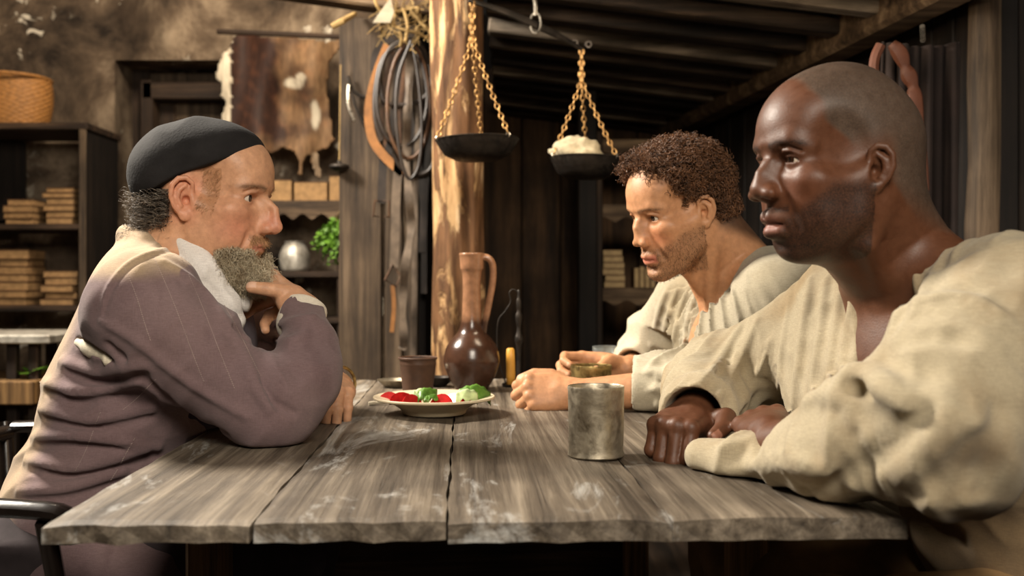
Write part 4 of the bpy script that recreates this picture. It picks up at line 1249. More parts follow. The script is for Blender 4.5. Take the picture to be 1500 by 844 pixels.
        for ax in range(3):
            e = [0, 0, 0]; e[ax] = 1
            c1 = cnr[:, 0] < 0; c2 = cnr[:, e[0] * 4 + e[1] * 2 + e[2]] < 0
            m = np.where(c1 != c2)[0]
            u = np.zeros(3, int); v = np.zeros(3, int); u[(ax + 1) % 3] = 1; v[(ax + 2) % 3] = 1
            q0, q1, q2, q3 = m, look(gi[m] - u), look(gi[m] - u - v), look(gi[m] - v)
            ok = (q1 >= 0) & (q2 >= 0) & (q3 >= 0)
            fl = c1[m]
            quad = np.stack([q0, q1, q2, q3], 1); rev = quad[:, ::-1]
            quad = np.where(fl[:, None], quad, rev)[ok]
            Fs.append(quad)
        Fq = np.concatenate(Fs)
        if cover is None: return V, Fq
        # under the clothes the surface only needs a coarse mesh: merge its vertices on a wider grid
        hid = (cover.ev(cen) < -.024)[bi]
        key = np.floor((V[hid] - lo) / csize).astype(np.int64); key = (key[:, 0] * 4096 + key[:, 1]) * 4096 + key[:, 2]
        uq, inv = np.unique(key, return_inverse=True)
        nid = np.zeros(len(V), int); nv = int((~hid).sum()); nid[~hid] = np.arange(nv); nid[hid] = nv + inv
        Vn = np.zeros((nv + len(uq), 3)); Vn[:nv] = V[~hid]
        for c in range(3): Vn[nv:, c] = np.bincount(inv, V[hid][:, c], len(uq)) / np.bincount(inv, None, len(uq))
        Fn = nid[Fq]
        d01 = [Fn[:, i] == Fn[:, (i + 1) % 4] for i in range(4)]
        dg = sum(x.astype(int) for x in d01)
        dia = (Fn[:, 0] == Fn[:, 2]) | (Fn[:, 1] == Fn[:, 3])
        keep = (dg == 0) & ~dia; tri = (dg == 1) & ~dia
        Ft = Fn[tri].copy()                                   # collapsed quads become triangles (last index -1)
        for i in range(4):
            m = d01[i][tri]; r = np.stack([Ft[:, (i + 1 + j) % 4] for j in range(3)], 1); Ft[m, :3] = r[m]
        Ft[:, 3] = -1
        return Vn, np.concatenate([Fn[keep], np.unique(Ft, axis=0)])

def relax(V, Fq, it=2, f=.5):
    """evens out the stair steps of cut edges"""
    a = np.concatenate([Fq[:, i] for i in range(4)]); b = np.concatenate([Fq[:, (i + 1) % 4] for i in range(4)])
    n = len(V); deg = np.bincount(a, None, n) + np.bincount(b, None, n)
    for _ in range(it):
        for sgn in (f, -f * 1.03):
            W = np.stack([np.bincount(a, V[b, c], n) + np.bincount(b, V[a, c], n) for c in range(3)], 1) / np.maximum(deg, 1)[:, None]
            V = V + sgn * (W - V)
    return V

def comb(d, e, sign, k):
    if sign > 0:
        m = np.minimum(d, e)
        if k > 0:
            hh = np.maximum(k - np.abs(d - e), 0) / k; m = m - hh * hh * (k * .25)
        return m
    e = -e; m = np.maximum(d, e)
    if k > 0:
        hh = np.maximum(k - np.abs(d - e), 0) / k; m = m + hh * hh * (k * .25)
    return m

def vnoise(p, seed=0):
    """smooth value noise, -1..1"""
    i = np.floor(p).astype(np.int64); f = (p - i).astype(np.float32); f = f * f * (3 - 2 * f)
    def hsh(a, b, c):
        n = (a * 374761393 + b * 668265263 + c * 2147483647 + seed * 974711) & 0x7fffffff
        n = ((n ^ (n >> 13)) * 1274126177) & 0x7fffffff
        return ((n ^ (n >> 16)) & 0xffff).astype(np.float32) / 32767.5 - 1
    r = 0
    for a in (0, 1):
        wa = f[..., 0] if a else 1 - f[..., 0]
        for b in (0, 1):
            wb = f[..., 1] if b else 1 - f[..., 1]
            for c in (0, 1):
                wc = f[..., 2] if c else 1 - f[..., 2]
                r = r + wa * wb * wc * hsh(i[..., 0] + a, i[..., 1] + b, i[..., 2] + c)
    return r

def folds(R, scale, amp, seed, mask=None, warp=0.0):
    """cloth folds: ridged noise stretched along the rows of R; scale = cycles per metre"""
    R = np.array(R, np.float32); scale = np.array(scale, np.float32)
    def fn(p, d):
        near = np.abs(d) < .014
        if not near.any(): return d
        q = p[near]
        u = (q @ R.T) * scale
        if warp: u = u + warp * vnoise(q * 6.0, seed + 9)[..., None]
        n = vnoise(u, seed)
        n = 1 - np.abs(n) * 2.2                     # sharp crests
        a = amp if mask is None else amp * mask(q)
        dd = d.copy(); dd[near] = d[near] - a * n
        return dd
    return fn

def mesh_object(name, V, Fq, mat, parent, base, cols=None, stub=None):
    me = bpy.data.meshes.new(name)
    V = np.asarray(V, np.float32) - np.array(base, np.float32)
    me.vertices.add(len(V)); me.vertices.foreach_set('co', V.ravel())
    Fq = np.asarray(Fq).astype(np.int32); sz = np.where(Fq[:, 3] < 0, 3, 4).astype(np.int32)
    idx = Fq.ravel(); idx = idx[idx >= 0]
    me.loops.add(len(idx)); me.loops.foreach_set('vertex_index', idx)
    me.polygons.add(len(Fq)); me.polygons.foreach_set('loop_start', np.concatenate([[0], np.cumsum(sz)[:-1]]).astype(np.int32))
    me.update(calc_edges=True)
    me.polygons.foreach_set('use_smooth', np.ones(len(Fq), bool))
    if cols is not None:
        a = me.color_attributes.new('Col', 'FLOAT_COLOR', 'POINT')
        c4 = np.ones((len(V), 4), np.float32); c4[:, :3] = cols; a.data.foreach_set('color', c4.ravel())
    if stub is not None:
        a = me.attributes.new('Stub', 'FLOAT', 'POINT'); a.data.foreach_set('value', stub.astype(np.float32))
    me.materials.append(mat)
    return link_mesh(name, me, parent)

class Frame:
    """head frame: x forward, y left, z up"""
    def __init__(s, o, yaw, pitch=0, roll=0, scale=1.0):
        s.o = np.array(o, float); s.s = scale
        s.R = rotz(yaw) @ roty(pitch) @ rotx(roll)
    def w(s, x, y, z): return s.o + s.R @ (np.array([x, y, z]) * s.s)
    def loc(s, p): return ((p - s.o) @ s.R) / s.s

# ------------------------------------------------------------------ heads
def head(B, H, g):
    """adds a head to the body; g: dict of face proportions"""
    S = H.s; R = H.R
    def E(c, r, k=.01, sign=1, rot=None): B.ell(H.w(*c), np.array(r) * S, R if rot is None else R @ rot, k * S, sign)
    def Cn(a, b, ra, rb, k=.01, sign=1): B.cone(H.w(*a), H.w(*b), ra * S, rb * S, k * S, sign)
    def Ch(pts, rad, k=.01, sign=1): B.chain([H.w(*p) for p in pts], ([r * S for r in rad] if not np.isscalar(rad) else rad * S), k * S, sign)
    G = g.get
    # skull
    cr_ = G('crown', 0); ed = G('eye_dz', 0); bk_ = G('back', 0)
    E((-.006, 0, .047 + cr_ / 2), (.095, .074, .083 + cr_ / 2), .02)
    E((-.030 - bk_, 0, .035), (.072, .071, .070), .02)
    E((.044, 0, .056 + G('fore', 0)), (.050, .058, .052), .03)
    # face mass
    E((.044, 0, -.012), (.046, .054, .064), .03)
    E((.052 + .6 * G('chin', 0), 0, -.056 + .5 * G('chin_z', 0)), (.042, .040, .046), .03)
    jw = G('jaw', 1.0)
    for s in (1, -1):
        Ch([(.004, s * .060 * jw, -.012), (.006, s * .056 * jw, -.050), (.045 + .5 * G('chin', 0), s * .038 * jw, -.080 + .7 * G('chin_z', 0)), (.080 + G('chin', 0), s * .012, -.090 + G('chin_z', 0))], [.012, .0145, .0145, .015], .03)
        E((.058, s * .045, -.006 + G('cheek_z', 0)), (.024, .017, .015), .022)                 # cheekbone
        Cn((.055, s * .054, -.001), (.004, s * .064, .002), .009, .007, .024)
        E((.052, s * .036, -.045), (.026, .018, .026), .022)                                    # cheek
        E((.026, s * .050 * jw, -.036), (.030, .013, .032), .024)                               # chewing muscle
        Ch([(.086, s * .010, .037 + ed), (.080, s * .034, .041 + ed), (.062, s * .052, .033 + ed)], [.009 * G('brow', 1), .0095 * G('brow', 1), .008], .014)  # brow ridge
        E((.036, s * .071, .032), (.022, .010, .022), .034, -1)                                  # temple hollow
    E((.085 + G('chin', 0), 0, -.088 + G('chin_z', 0)), (.016, .020, .015), .016)
    E((.086 + G('mouth_dx', 0), 0, -.057 + G('mouth_dz', 0)), (.015, .026, .017), .016)                                               # muzzle
    # eye sockets
    for s in (1, -1): E((.093, s * .031, .019 + ed), (.014, .019, .0125), .012, -1)
    E((.100, 0, .028 + ed), (.007, .012, .008), .010, -1)
    # nose
    nl = G('nose', .118); nw = G('nose_w', 1.0); nz = G('nose_z', -.022); nr_ = G('nose_r', 1.0)
    Ch([(.084, 0, .034), (.091 + G('bridge', 0), 0, .020), ((.096 + nl) / 2 + G('hump', 0), 0, .004), (nl - .009, 0, nz + .003)], [.0078 * nr_, .0070 * nr_, .0082 * nr_, .0100 * nr_ * (.6 + .4 * nw)], .013)
    E((nl - .009, 0, nz), (.0105, .0105 * nw * nr_, .0095), .008)
    Ch([(nl - .012, 0, nz - .006), (.094, 0, nz - .010)], [.0052, .0050], .006)
    Ch([(.086, 0, .012), ((.090 + nl) / 2 - .006, 0, nz + .006)], [.0085 * nr_, .0115 * nr_], .010)
    Ch([(.088, 0, -.002), (.094, 0, nz)], [.012 * nr_, .013 * nr_], .010)
    ax_ = max(.101, nl - .023)
    for s in (1, -1):
        E((ax_, s * .0125 * nw, nz - .005), (.0112, .0075 * nw, .0080), .008)
        E((ax_ + .004, s * .0070 * nw, nz - .0135), (.0070, .0034 * nw, .0045), .003, -1)        # nostril
        Ch([(ax_ - .002, s * .0205 * nw, nz + .004), (ax_ - .008, s * .0235 * nw, nz - .009)], [.0022, .0016], .006, -1)
        Ch([(.096, s * .024, nz - .004), (.088, s * .033, -.042), (.082, s * .036, -.062)], [.0012 * G('fold', 1), .0014 * G('fold', 1), .0008], G('fold_k', .012), -1)  # nasolabial fold
    # lips
    lf = G('lip', 1.0); mx = G('mouth_dx', 0); mz = G('mouth_dz', 0)
    def Cm(pts, rad, k, sign=1): Ch([(p[0] + mx, p[1], p[2] + mz) for p in pts], rad, k, sign)
    u_ = .0035 * max(0, lf - 1); l_ = .0055 * max(0, lf - 1); sx = .0050 * (lf - 1)
    Cm([(.0840, .0245, -.0600), (.0985, .0125, -.0560 + u_), (.1035, .0045, -.0535 + u_), (.1030, 0, -.0545 + u_), (.1035, -.0045, -.0535 + u_), (.0985, -.0125, -.0560 + u_), (.0840, -.0245, -.0600)],
       [.0020, .0050 * lf, .0056 * lf, .0054 * lf, .0056 * lf, .0050 * lf, .0020], .006)
    Cm([(.0845, .0235, -.0620), (.0960, .0120, -.0655 - l_), (.1000, 0, -.0665 - l_), (.0960, -.0120, -.0655 - l_), (.0845, -.0235, -.0620)],
       [.0020, .0058 * lf, .0068 * lf, .0058 * lf, .0020], .004)
    Cm([(.0885, .0265, -.0605), (.1015 + sx, .0130, -.0603), (.1085 + sx, 0, -.0600), (.1015 + sx, -.0130, -.0603), (.0885, -.0265, -.0605)], [.0010, .0012 * lf, .0014 * lf, .0012 * lf, .0010], .0030, -1)
    E((.1040 + mx, 0, -.0780 + mz - l_ - .004 * (lf - 1)), (.010, .018, .0042), .014, -1)                                          # fold under the lip
    E((.1065 + mx, 0, -.0430), (.0050, .0028, .0065), .005, -1)                                       # philtrum
    # eyelids
    ez = .0205 + ed
    for s in (1, -1):
        c = (.0715, s * .0315, ez)
        E(c, (.0142, .0148, .0136), .006)
        Ch([(.0755, s * .0475, ez + .004), (.0855, s * .040, ez + .0098), (.0885, s * .030, ez + .0105), (.0855, s * .0195, ez + .0075)], [.0020, .0026, .0026, .0018], .004)
        Ch([(.0775, s * .0475, ez + .0075), (.0890, s * .0385, ez + .0145), (.0915, s * .029, ez + .0150)], [.0012, .0014, .0012], .004, -1)
        op = G('open', 1.0)
        E((.0845, s * .0322, ez - .0004 - .0022 * max(0, 1 - op)), (.0120, .0136, .0048 * op), .0015, -1, rotz(s * .28) @ rotx(-s * .10))
        bg = G('bag', 0)
        if bg:
            E((.0795, s * .033, ez - .0125), (.008, .014, .006), .010, 1)                        # lower lid bag
            Ch([(.090, s * .020, ez - .014), (.087, s * .034, ez - .0205), (.080, s * .044, ez - .016)], [.0014, .0016, .0010], .008, -1)
    # ears
    for s in (1, -1):
        oa = math.radians(24 + G('ear_out', 0)) * s
        Re = rotz(-oa) @ roty(math.radians(-8)); oc_ = np.array([-.004 + G('ear_dx', 0), s * .068, .006 + G('ear_dz', 0)])
        def e(u, v, w): return tuple(oc_ + Re @ np.array([u, s * w, v]))
        es = G('ear', 1.0)
        def er(u, v, w): return e(u * es, v * es, w * es)
        Ch([er(.002, 0, .002), er(-.010, .006, .004), er(-.010, -.010, .004)], [.010, .012, .009], .006)
        E(er(-.008, 0, .006), (.017 * es, .0050, .027 * es), .004, 1, Re)
        E(er(-.005, -.001, .013), (.0125 * es, .0072, .0205 * es), .003, -1, Re)
        Ch([er(.003, .004, .007), er(.008, .012, .008), er(.008, .023, .010), er(.000, .031, .0125), er(-.012, .030, .014), er(-.021, .020, .015), er(-.0235, .004, .0145), er(-.019, -.012, .0125), er(-.011, -.022, .010)],
           [.0022, .0030, .0034, .0038, .0040, .0040, .0038, .0036, .0036], .003)
        E(er(-.004, -.0265, .009), (.0085 * es, .0046, .0085 * es), .005, 1, Re)
        Ch([er(-.002, .020, .010), er(-.011, .012, .0115), er(-.014, .000, .0115), er(-.009, -.012, .0105)], [.0024, .0032, .0034, .0034], .004)
        E(er(.007, -.003, .008), (.005, .0045, .0065), .004, 1, Re)
        E(er(-.002, -.003, .004), (.006, .010, .007), .004, -1, Re)

def eyes(H, parent, base, gaze=(0, 0), iris=(60, 36, 20), white=(214, 204, 190), ed=0.0):
    """two eyeballs with iris and pupil built as coloured rings"""
    for s in (1, -1):
        c = H.w(.0715, s * .0315, .0205 + ed); r = .0127 * H.s
        ax = H.R @ rotz(math.radians(gaze[0])) @ roty(math.radians(gaze[1])) @ np.array([1.0, 0, 0])
        a = nrm(np.cross(ax, (0, 0, 1))); b = np.cross(ax, a)
        V = []; Fc = []; C = []
        th = [0, 7, 11.5, 12.5, 20, 27, 28.5, 31, 45, 60, 80, 100, 140, 180]; n = 28
        for t in th:
            tr = math.radians(t)
            bul = 1 + .035 * max(0, 1 - (t / 30.0) ** 2)
            for q in range(n):
                f = 2 * math.pi * q / n
                V.append(c + r * bul * (math.cos(tr) * ax + math.sin(tr) * (math.cos(f) * a + math.sin(f) * b)))
                col = srgb(8, 6, 5) if t < 12 else (srgb(*iris) if t < 28 else (srgb(30, 18, 12) if t < 30 else srgb(*white)))
                C.append(col)
        for i in range(len(th) - 1):
            for q in range(n): Fc.append((i * n + q, i * n + (q + 1) % n, (i + 1) * n + (q + 1) % n, (i + 1) * n + q))
        me = bpy.data.meshes.new('eye'); me.from_pydata([tuple(np.array(v) - base) for v in V], [], Fc)
        at = me.color_attributes.new('Col', 'FLOAT_COLOR', 'POINT'); at.data.foreach_set('color', np.array(C, np.float32).ravel())
        me.shade_smooth(); me.materials.append(M['eye'])
        link_mesh('eye', me, parent)
t = NT('wet_eye'); at_ = t.node('ShaderNodeAttribute', attribute_name='Col'); M['eye'] = t.out(at_.outputs['Color'], .08, spec=.6)

# ------------------------------------------------------------------ hands
def hand(B, W, X, Z, side, flex, thumb, sc=1.0, wr=.026, knuck=True, tips=None):
    """W wrist; X towards the fingers; Z out of the back of the hand; side +1 right hand, -1 left hand
    flex: four (mcp, pip, dip, splay) in degrees from index to little finger; thumb: joints in hand coordinates (x, radial, dorsal)"""
    X = nrm(X); Z = nrm(np.array(Z) - X * np.dot(Z, X)); Y = np.cross(Z, X) * side
    def L(x, y, z): return np.array(W) + (X * x + Y * y + Z * z) * sc
    mcp = [(.090, .027, .000), (.093, .008, .002), (.088, -.011, .001), (.080, -.028, -.002)]
    ln = [(.043, .026, .022), (.048, .029, .023), (.044, .027, .022), (.034, .021, .019)]
    rd = [.0098, .0100, .0094, .0084]
    B.chain([L(0, 0, 0), L(.03, .004, 0)], [wr * sc, .024 * sc], .012)
    for i, m in enumerate(mcp):
        B.chain([L(.012, m[1] * .5, -.002), L(m[0] * .55, m[1] * .85, -.001), L(*m)], [.019 * sc, .0155 * sc, .0118 * sc], .012)
    B.ell(L(.052, .0, -.005), np.array([.046, .034, .014]) * sc, np.stack([X, Y, Z], 1), .012)
    info = []
    for i, m in enumerate(mcp):
        a1, a2, a3, sp = flex[i]
        d = np.array([math.cos(math.radians(sp)), math.sin(math.radians(sp)), 0]); p = np.array(m); pts = [p]; ang = 0
        dirs = []
        for a, l in zip((a1, a2, a3), ln[i]):
            ang += math.radians(a); v = np.array([d[0] * math.cos(ang), d[1] * math.cos(ang), -math.sin(ang)])
            p = p + v * l; pts.append(p); dirs.append((v, np.array([d[0] * math.sin(ang), d[1] * math.sin(ang), math.cos(ang)])))
        w = [L(*q) for q in pts]; r = rd[i] * sc
        B.chain(w, [r * 1.12, r * 1.02, r * .95, r * .80], .0035)
        B.ell(w[1] + (X * 0), np.array([1, 1, 1]) * r * 1.08, None, .004)
        if knuck: B.ell(L(m[0] + .001, m[1], m[2] + .003), np.array([.0105, .0098, .0098]) * sc, np.stack([X, Y, Z], 1), .006)
        vt, nt = dirs[-1]
        tipw = w[3]; nw_ = X * nt[0] + Y * nt[1] + Z * nt[2]; vw = X * vt[0] + Y * vt[1] + Z * vt[2]
        info.append((tipw, vw, nw_, r))
    tp = [L(.014, .018, -.010)] + [np.array(q) if isinstance(q, np.ndarray) else L(*q) for q in thumb]
    B.chain(tp, [.0185 * sc, .0140 * sc, .0112 * sc, .0092 * sc][:len(tp)], .006)
    B.ell(L(.035, .024, -.010), np.array([.026, .016, .014]) * sc, np.stack([X, Y, Z], 1), .010)
    return dict(L=L, tips=info, X=X, Y=Y, Z=Z, thumb=tp)

def nails(cols, V, hd, col, sc=1.0, thumb_n=None):
    for (tip, v, n, r) in hd['tips']:
        q = V - (tip + v * r * .15 + n * r * .75)
        u = q @ v; w_ = q @ n; s_ = q @ np.cross(v, n)
        m = (np.abs(u) < .0065) & (np.abs(s_) < r * .62) & (w_ > -r * .32) & (np.abs(w_) < r)
        cols[m] = np.array(col)
    if thumb_n is not None:
        tip = hd['thumb'][-1]; v = nrm(tip - hd['thumb'][-2]); n = nrm(np.array(thumb_n) - v * np.dot(thumb_n, v)); r = .0095 * sc
        q = V - (tip + v * r * .1 + n * r * .75); u = q @ v; w_ = q @ n; s_ = q @ np.cross(v, n)
        m = (np.abs(u) < .0080) & (np.abs(s_) < r * .66) & (w_ > -r * .32) & (np.abs(w_) < r)
        cols[m] = np.array(col)

def strands(name, roots, dirs, lens, rads, mat, parent, base, curl=(.003, 3.0), segs=8, sides=3, gravity=0.0, seed=1):
    """hair: every strand a thin tapered tube that winds around its own axis"""
    rg = np.random.default_rng(seed); n = len(roots)
    roots = np.array(roots); dirs = np.array(dirs); dirs /= np.linalg.norm(dirs, axis=1, keepdims=True) + 1e-9
    t = np.linspace(0, 1, segs + 1)
    a = np.cross(dirs, rg.normal(size=(n, 3))); a /= np.linalg.norm(a, axis=1, keepdims=True) + 1e-9
    b = np.cross(dirs, a); ph = rg.uniform(0, 6.28, n); cr = curl[0] * rg.uniform(.6, 1.3, n); tw = curl[1] * rg.uniform(.7, 1.3, n)
    ang = ph[:, None] + tw[:, None] * t[None] * 2 * math.pi
    amp = cr[:, None] * np.minimum(1, t[None] * 3)
    ctr = roots[:, None] + dirs[:, None] * (lens[:, None] * t[None])[..., None] + a[:, None] * ((np.cos(ang) - np.cos(ph)[:, None]) * amp)[..., None] + b[:, None] * ((np.sin(ang) - np.sin(ph)[:, None]) * amp)[..., None]
    ctr[..., 2] -= gravity * (lens[:, None] * t[None] ** 2)
    T = np.gradient(ctr, axis=1); T /= np.linalg.norm(T, axis=2, keepdims=True) + 1e-9
    u = np.cross(T, np.array([.31, .77, .55])); u /= np.linalg.norm(u, axis=2, keepdims=True) + 1e-9
    w = np.cross(T, u)
    rad = rads[:, None] * (1 - .65 * t[None] ** 2)
    V = np.stack([ctr + rad[..., None] * (math.cos(2 * math.pi * k / sides) * u + math.sin(2 * math.pi * k / sides) * w) for k in range(sides)], 2)
    V = V.reshape(-1, 3)
    i = np.arange(n)[:, None, None]; j = np.arange(segs)[None, :, None]; k = np.arange(sides)[None, None, :]
    bI = i * (segs + 1) * sides
    q = np.stack([bI + j * sides + k, bI + j * sides + (k + 1) % sides, bI + (j + 1) * sides + (k + 1) % sides, bI + (j + 1) * sides + k], -1).reshape(-1, 4)
    o = mesh_object(name, V, q, mat, parent, base)
    return o
def hair_mat(name, a, b, rough=.45):
    t = NT(name); v = t.coords(rnd=False); n = t.noise(v, 240, 2); n2 = t.noise(v, 40, 2)
    c = t.ramp(t.math('ADD', t.math('MULTIPLY', n, .6), t.math('MULTIPLY', n2, .4)), [(.35, a), (.65, b)])
    return t.out(c, rough, spec=.35)
def sstep(a, b, x): 
    t = np.clip((x - a) / (b - a), 0, 1); return t * t * (3 - 2 * t)
def lerp(c0, c1, m): return c0 * (1 - m[:, None]) + np.array(c1)[None] * m[:, None]
# ------------------------------------------------------------------ people
M['linen_a'] = linen('stained_cream_linen', None, srgb(124, 96, 58), 1500, amt=.55)
M['linen_b'] = linen('grey_beige_linen', None, srgb(128, 112, 84), 1700, amt=.35)
M['wool_c'] = linen('mauve_brown_wool', None, srgb(84, 60, 56), 1900, amt=.30)
M['white_cloth'] = linen('off_white_linen', None, srgb(170, 156, 132), 1900, amt=.25)
M['breeches'] = plain('tan_breeches', srgb(112, 86, 54), .9, var=.3)
M['breeches_dark'] = plain('dark_breeches', srgb(58, 50, 52), .9, var=.3)
M['skin_a'] = skin('dark_brown_skin', .47, .22, .05, srgb(18, 13, 11), .38, 700)
M['skin_b'] = skin('light_brown_skin', .50, .22, .10, srgb(48, 28, 16), .42, 650)
M['skin_c'] = skin('ruddy_skin', .46, .30, .12, srgb(120, 100, 80), .40, 650)
M['hair_black_brown'] = hair_mat('brown_black_curls', srgb(30, 20, 14), srgb(132, 90, 60), .45)
M['hair_stub'] = hair_mat('short_dark_hair', srgb(22, 14, 10), srgb(66, 42, 28), .5)
M['hair_grey'] = hair_mat('grey_black_curls', srgb(32, 27, 24), srgb(142, 130, 116), .45)
M['hair_beard'] = hair_mat('grey_brown_beard', srgb(164, 142, 110), srgb(236, 224, 196), .5)
M['hair_side'] = hair_mat('light_brown_sideburn', srgb(150, 110, 74), srgb(196, 156, 112), .5)
def C3(r, g, b): return np.array(srgb(r, g, b)[:3])

def legs(parent, base, hip1, knee1, foot1, hip2, knee2, foot2, mat, r=.075):
    B = Body()
    for a, k_, f in ((hip1, knee1, foot1), (hip2, knee2, foot2)):
        B.chain([a, k_], [r * 1.15, r * .88], .04); B.chain([k_, np.array(f) + np.array([0, 0, .10])], [r * .86, r * .62], .03)
    B.cone(hip1, hip2, r * 1.5, r * 1.5, .05)
    B.warp(folds(np.eye(3), (9, 9, 16), .006, 5))
    P_ = np.array([hip1, knee1, foot1, hip2, knee2, foot2])
    V, Fq = B.mesh(.009, P_.min(0) - .15, P_.max(0) + .15)
    mesh_object('breeches', V, Fq, mat, parent, base, np.tile(C3(100, 80, 56), (len(V), 1)))
    for k_, f in ((knee1, foot1), (knee2, foot2)):
        f = np.array(f, float); d = nrm(np.array([f[0] * 0 + (f - np.array(k_))[0] if False else (-1 if f[0] > 0 else 1), 0, 0]))
        S_ = Body(); S_.chain([f + np.array([0, 0, .10]), f + np.array([0, 0, .05]), f + d * .07 + np.array([0, 0, .038]), f + d * .15 + np.array([0, 0, .034])], [.050, .048, .044, .034], .02)
        S_.box(f + d * .06 + np.array([0, 0, -.05]), (.2, .1, .05), None, 0, .004, -1)
        V, Fq = S_.mesh(.006, f - np.array([.25, .12, .02]), f + np.array([.25, .12, .2]))
        mesh_object('shoe', V, Fq, M['leather_dark'], parent, base)

def sleeve_mask(a, b, t0, t1):
    a = np.array(a, np.float32); ba = np.array(b, np.float32) - a; l2 = float(ba @ ba)
    def m(q):
        t = ((q - a) @ ba) / l2; return sstep(t0, t0 + .15, t) * (1 - sstep(t1 - .15, t1, t))
    return m
def basis(d):
    d = nrm(d); a = nrm(np.cross(d, (0.2, 1, .1))); return np.stack([a, np.cross(d, a), d])
def bump_noise(scale, amp, seed):
    def fn(p, d):
        near = np.abs(d) < .012
        if not near.any(): return d
        dd = d.copy(); dd[near] = d[near] - amp * vnoise(p[near] * scale, seed); return dd
    return fn

# ================================================================== the shaven-headed man (right, near)
def person_a():
    base = np.array([.78, 1.38, 0.0])
    root = empty('person', base, 0, 'man with shaved head in a loose stained cream linen shirt', 'person')
    H = Frame((.413, 1.30, 1.134), math.radians(180 + 15), math.radians(3), 0, 1.03)
    S1 = np.array([.585, 1.19, .962]); E1 = np.array([.445, 1.07, .842]); W1 = np.array([.335, 1.310, .792])
    S2 = np.array([.508, 1.53, .962]); E2 = np.array([.348, 1.74, .812]); W2 = np.array([.270, 1.515, .806])
    NB = np.array([.515, 1.37, 1.010]); ST = P(1286, 438, 1.335)
    fwd = nrm(np.array([-.95, -.30, 0])); lat = np.array([fwd[1], -fwd[0], 0])      # lat points away from the camera side
    RT = np.stack([fwd, lat, np.array([0, 0, 1.0])], 1)
    B = Body()
    head(B, H, dict(nose=.114, nose_w=1.40, nose_z=-.014, lip=1.75, jaw=1.03, chin=-.022, chin_z=.010, fold=.5, cheek_z=-.003, open=.62, hump=-.0015, bridge=-.001, crown=.010, eye_dz=-.001, back=.010, ear=.84, ear_dz=-.004, brow=1.12, mouth_dx=-.009, mouth_dz=.004))
    # neck and chest
    B.chain([H.w(-.024, 0, .0), H.w(-.030, 0, -.055), NB + np.array([.0, 0, -.01])], [.054, .056, .064], .03)
    B.cone(H.w(.012, 0, -.070), ST + np.array([.02, .01, .03]), .036, .034, .03)
    for s in (1, -1):
        B.chain([H.w(-.018, s * .058, -.030), H.w(-.002, s * .052, -.085), ST + (-lat * s) * .016 + np.array([.004, 0, .004])], [.013, .014, .008], .012)
    B.chain([S1 + np.array([-.02, .03, .01]), NB + np.array([.01, -.04, .02]), H.w(-.045, .0, -.03)], [.052, .050, .045], .05)
    B.chain([S2 + np.array([0, -.02, .0]), NB + np.array([0, .04, .0]), H.w(-.045, .0, -.03)], [.050, .050, .045], .05)
    B.ell((.560, 1.385, .880), (.112, .165, .145), RT, .04)
    B.ell(ST + np.array([.045, .012, -.09]), (.070, .110, .100), RT, .03)
    for s in (-1, 1):                                                                        # collar bones
        B.chain([ST + lat * s * .018 + np.array([0, 0, -.004]), ST + lat * s * .075 + np.array([.012, 0, .012]), (S1 if s < 0 else S2) + np.array([0, 0, .02])], [.010, .008, .010], .014)
    # arms and hands
    B.chain([S1, E1], [.054, .044], .03); B.chain([E1, W1], [.044, .028], .02)
    B.chain([S2, E2], [.052, .042], .03); B.chain([E2, W2], [.042, .029], .02)
    # far hand: loose fist, knuckles towards the camera and left
    X2 = np.array([-.46, -.82, -.10]); Z2 = np.array([-.10, -.20, .97])
    hr = hand(B, W2, X2, Z2, 1, [(62, 72, 40, 3), (66, 74, 40, 0), (66, 72, 40, -3), (64, 70, 40, -7)],
              [P(1064, 612, 1.455), P(1058, 628, 1.425), P(1045, 640, 1.405)], 1.04, .027)
    # near hand, curled against the far forearm
    X1 = np.array([.06, .97, .10]); Z1 = np.array([-.25, -.08, .97])
    hl = hand(B, W1 + np.array([.002, .022, .010]), X1, Z1, -1, [(40, 70, 30, 0), (45, 75, 30, 0), (48, 75, 30, 0), (50, 75, 30, 0)],
              [(.045, .040, -.016), (.062, .046, -.028), (.078, .040, -.036)], .98, .027)
    # ---------------- shirt
    T = Body()
    T.ell((.580, 1.385, .875), (.135, .195, .175), RT, .05)
    T.ell((.705, 1.395, .70), (.140, .190, .200), RT, .05)
    T.ell((.815, 1.395, .54), (.150, .205, .130), RT, .05)
    T.chain([S1 + np.array([0, 0, .004]), NB + np.array([.040, -.03, -.040]), S2 + np.array([.01, 0, .0])], [.076, .078, .062], .05)
    CU1 = P(1030, 668, 1.365)
    T.chain([S1, (S1 + E1) / 2 + np.array([-.006, -.004, 0]), E1 + np.array([.004, .0, .0])], [.088, .090, .076], .05)
    T.chain([E1 + np.array([.004, 0, 0]), P(1240, 648, 1.16), P(1140, 680, 1.29), CU1], [.075, .063, .034, .024], .03)
    CU2 = W2 + nrm(W2 - E2) * .030 + np.array([.004, .0, .002])
    T.chain([S2, (S2 + E2) / 2 + np.array([-.002, 0, 0]), E2 + np.array([-.01, 0, .006])], [.074, .064, .068], .05)
    T.chain([E2 + np.array([-.01, 0, .006]), E2 * .4 + W2 * .6 + np.array([.002, 0, .006]), CU2], [.068, .058, .047], .04)
    T.ell((.500, 1.47, .86), (.095, .10, .12), RT, .05)                                       # loose front
    # folds
    T.warp(folds(basis(E1 - S1), (7, 7, 15), .0085, 3, sleeve_mask(S1, E1, -.1, 1.25), .5), (S1 + E1) / 2, .28)
    T.warp(folds(basis(W1 - E1), (8, 8, 17), .0085, 4, sleeve_mask(E1, CU1, -.2, 1.0), .5), (E1 + W1) / 2, .28)
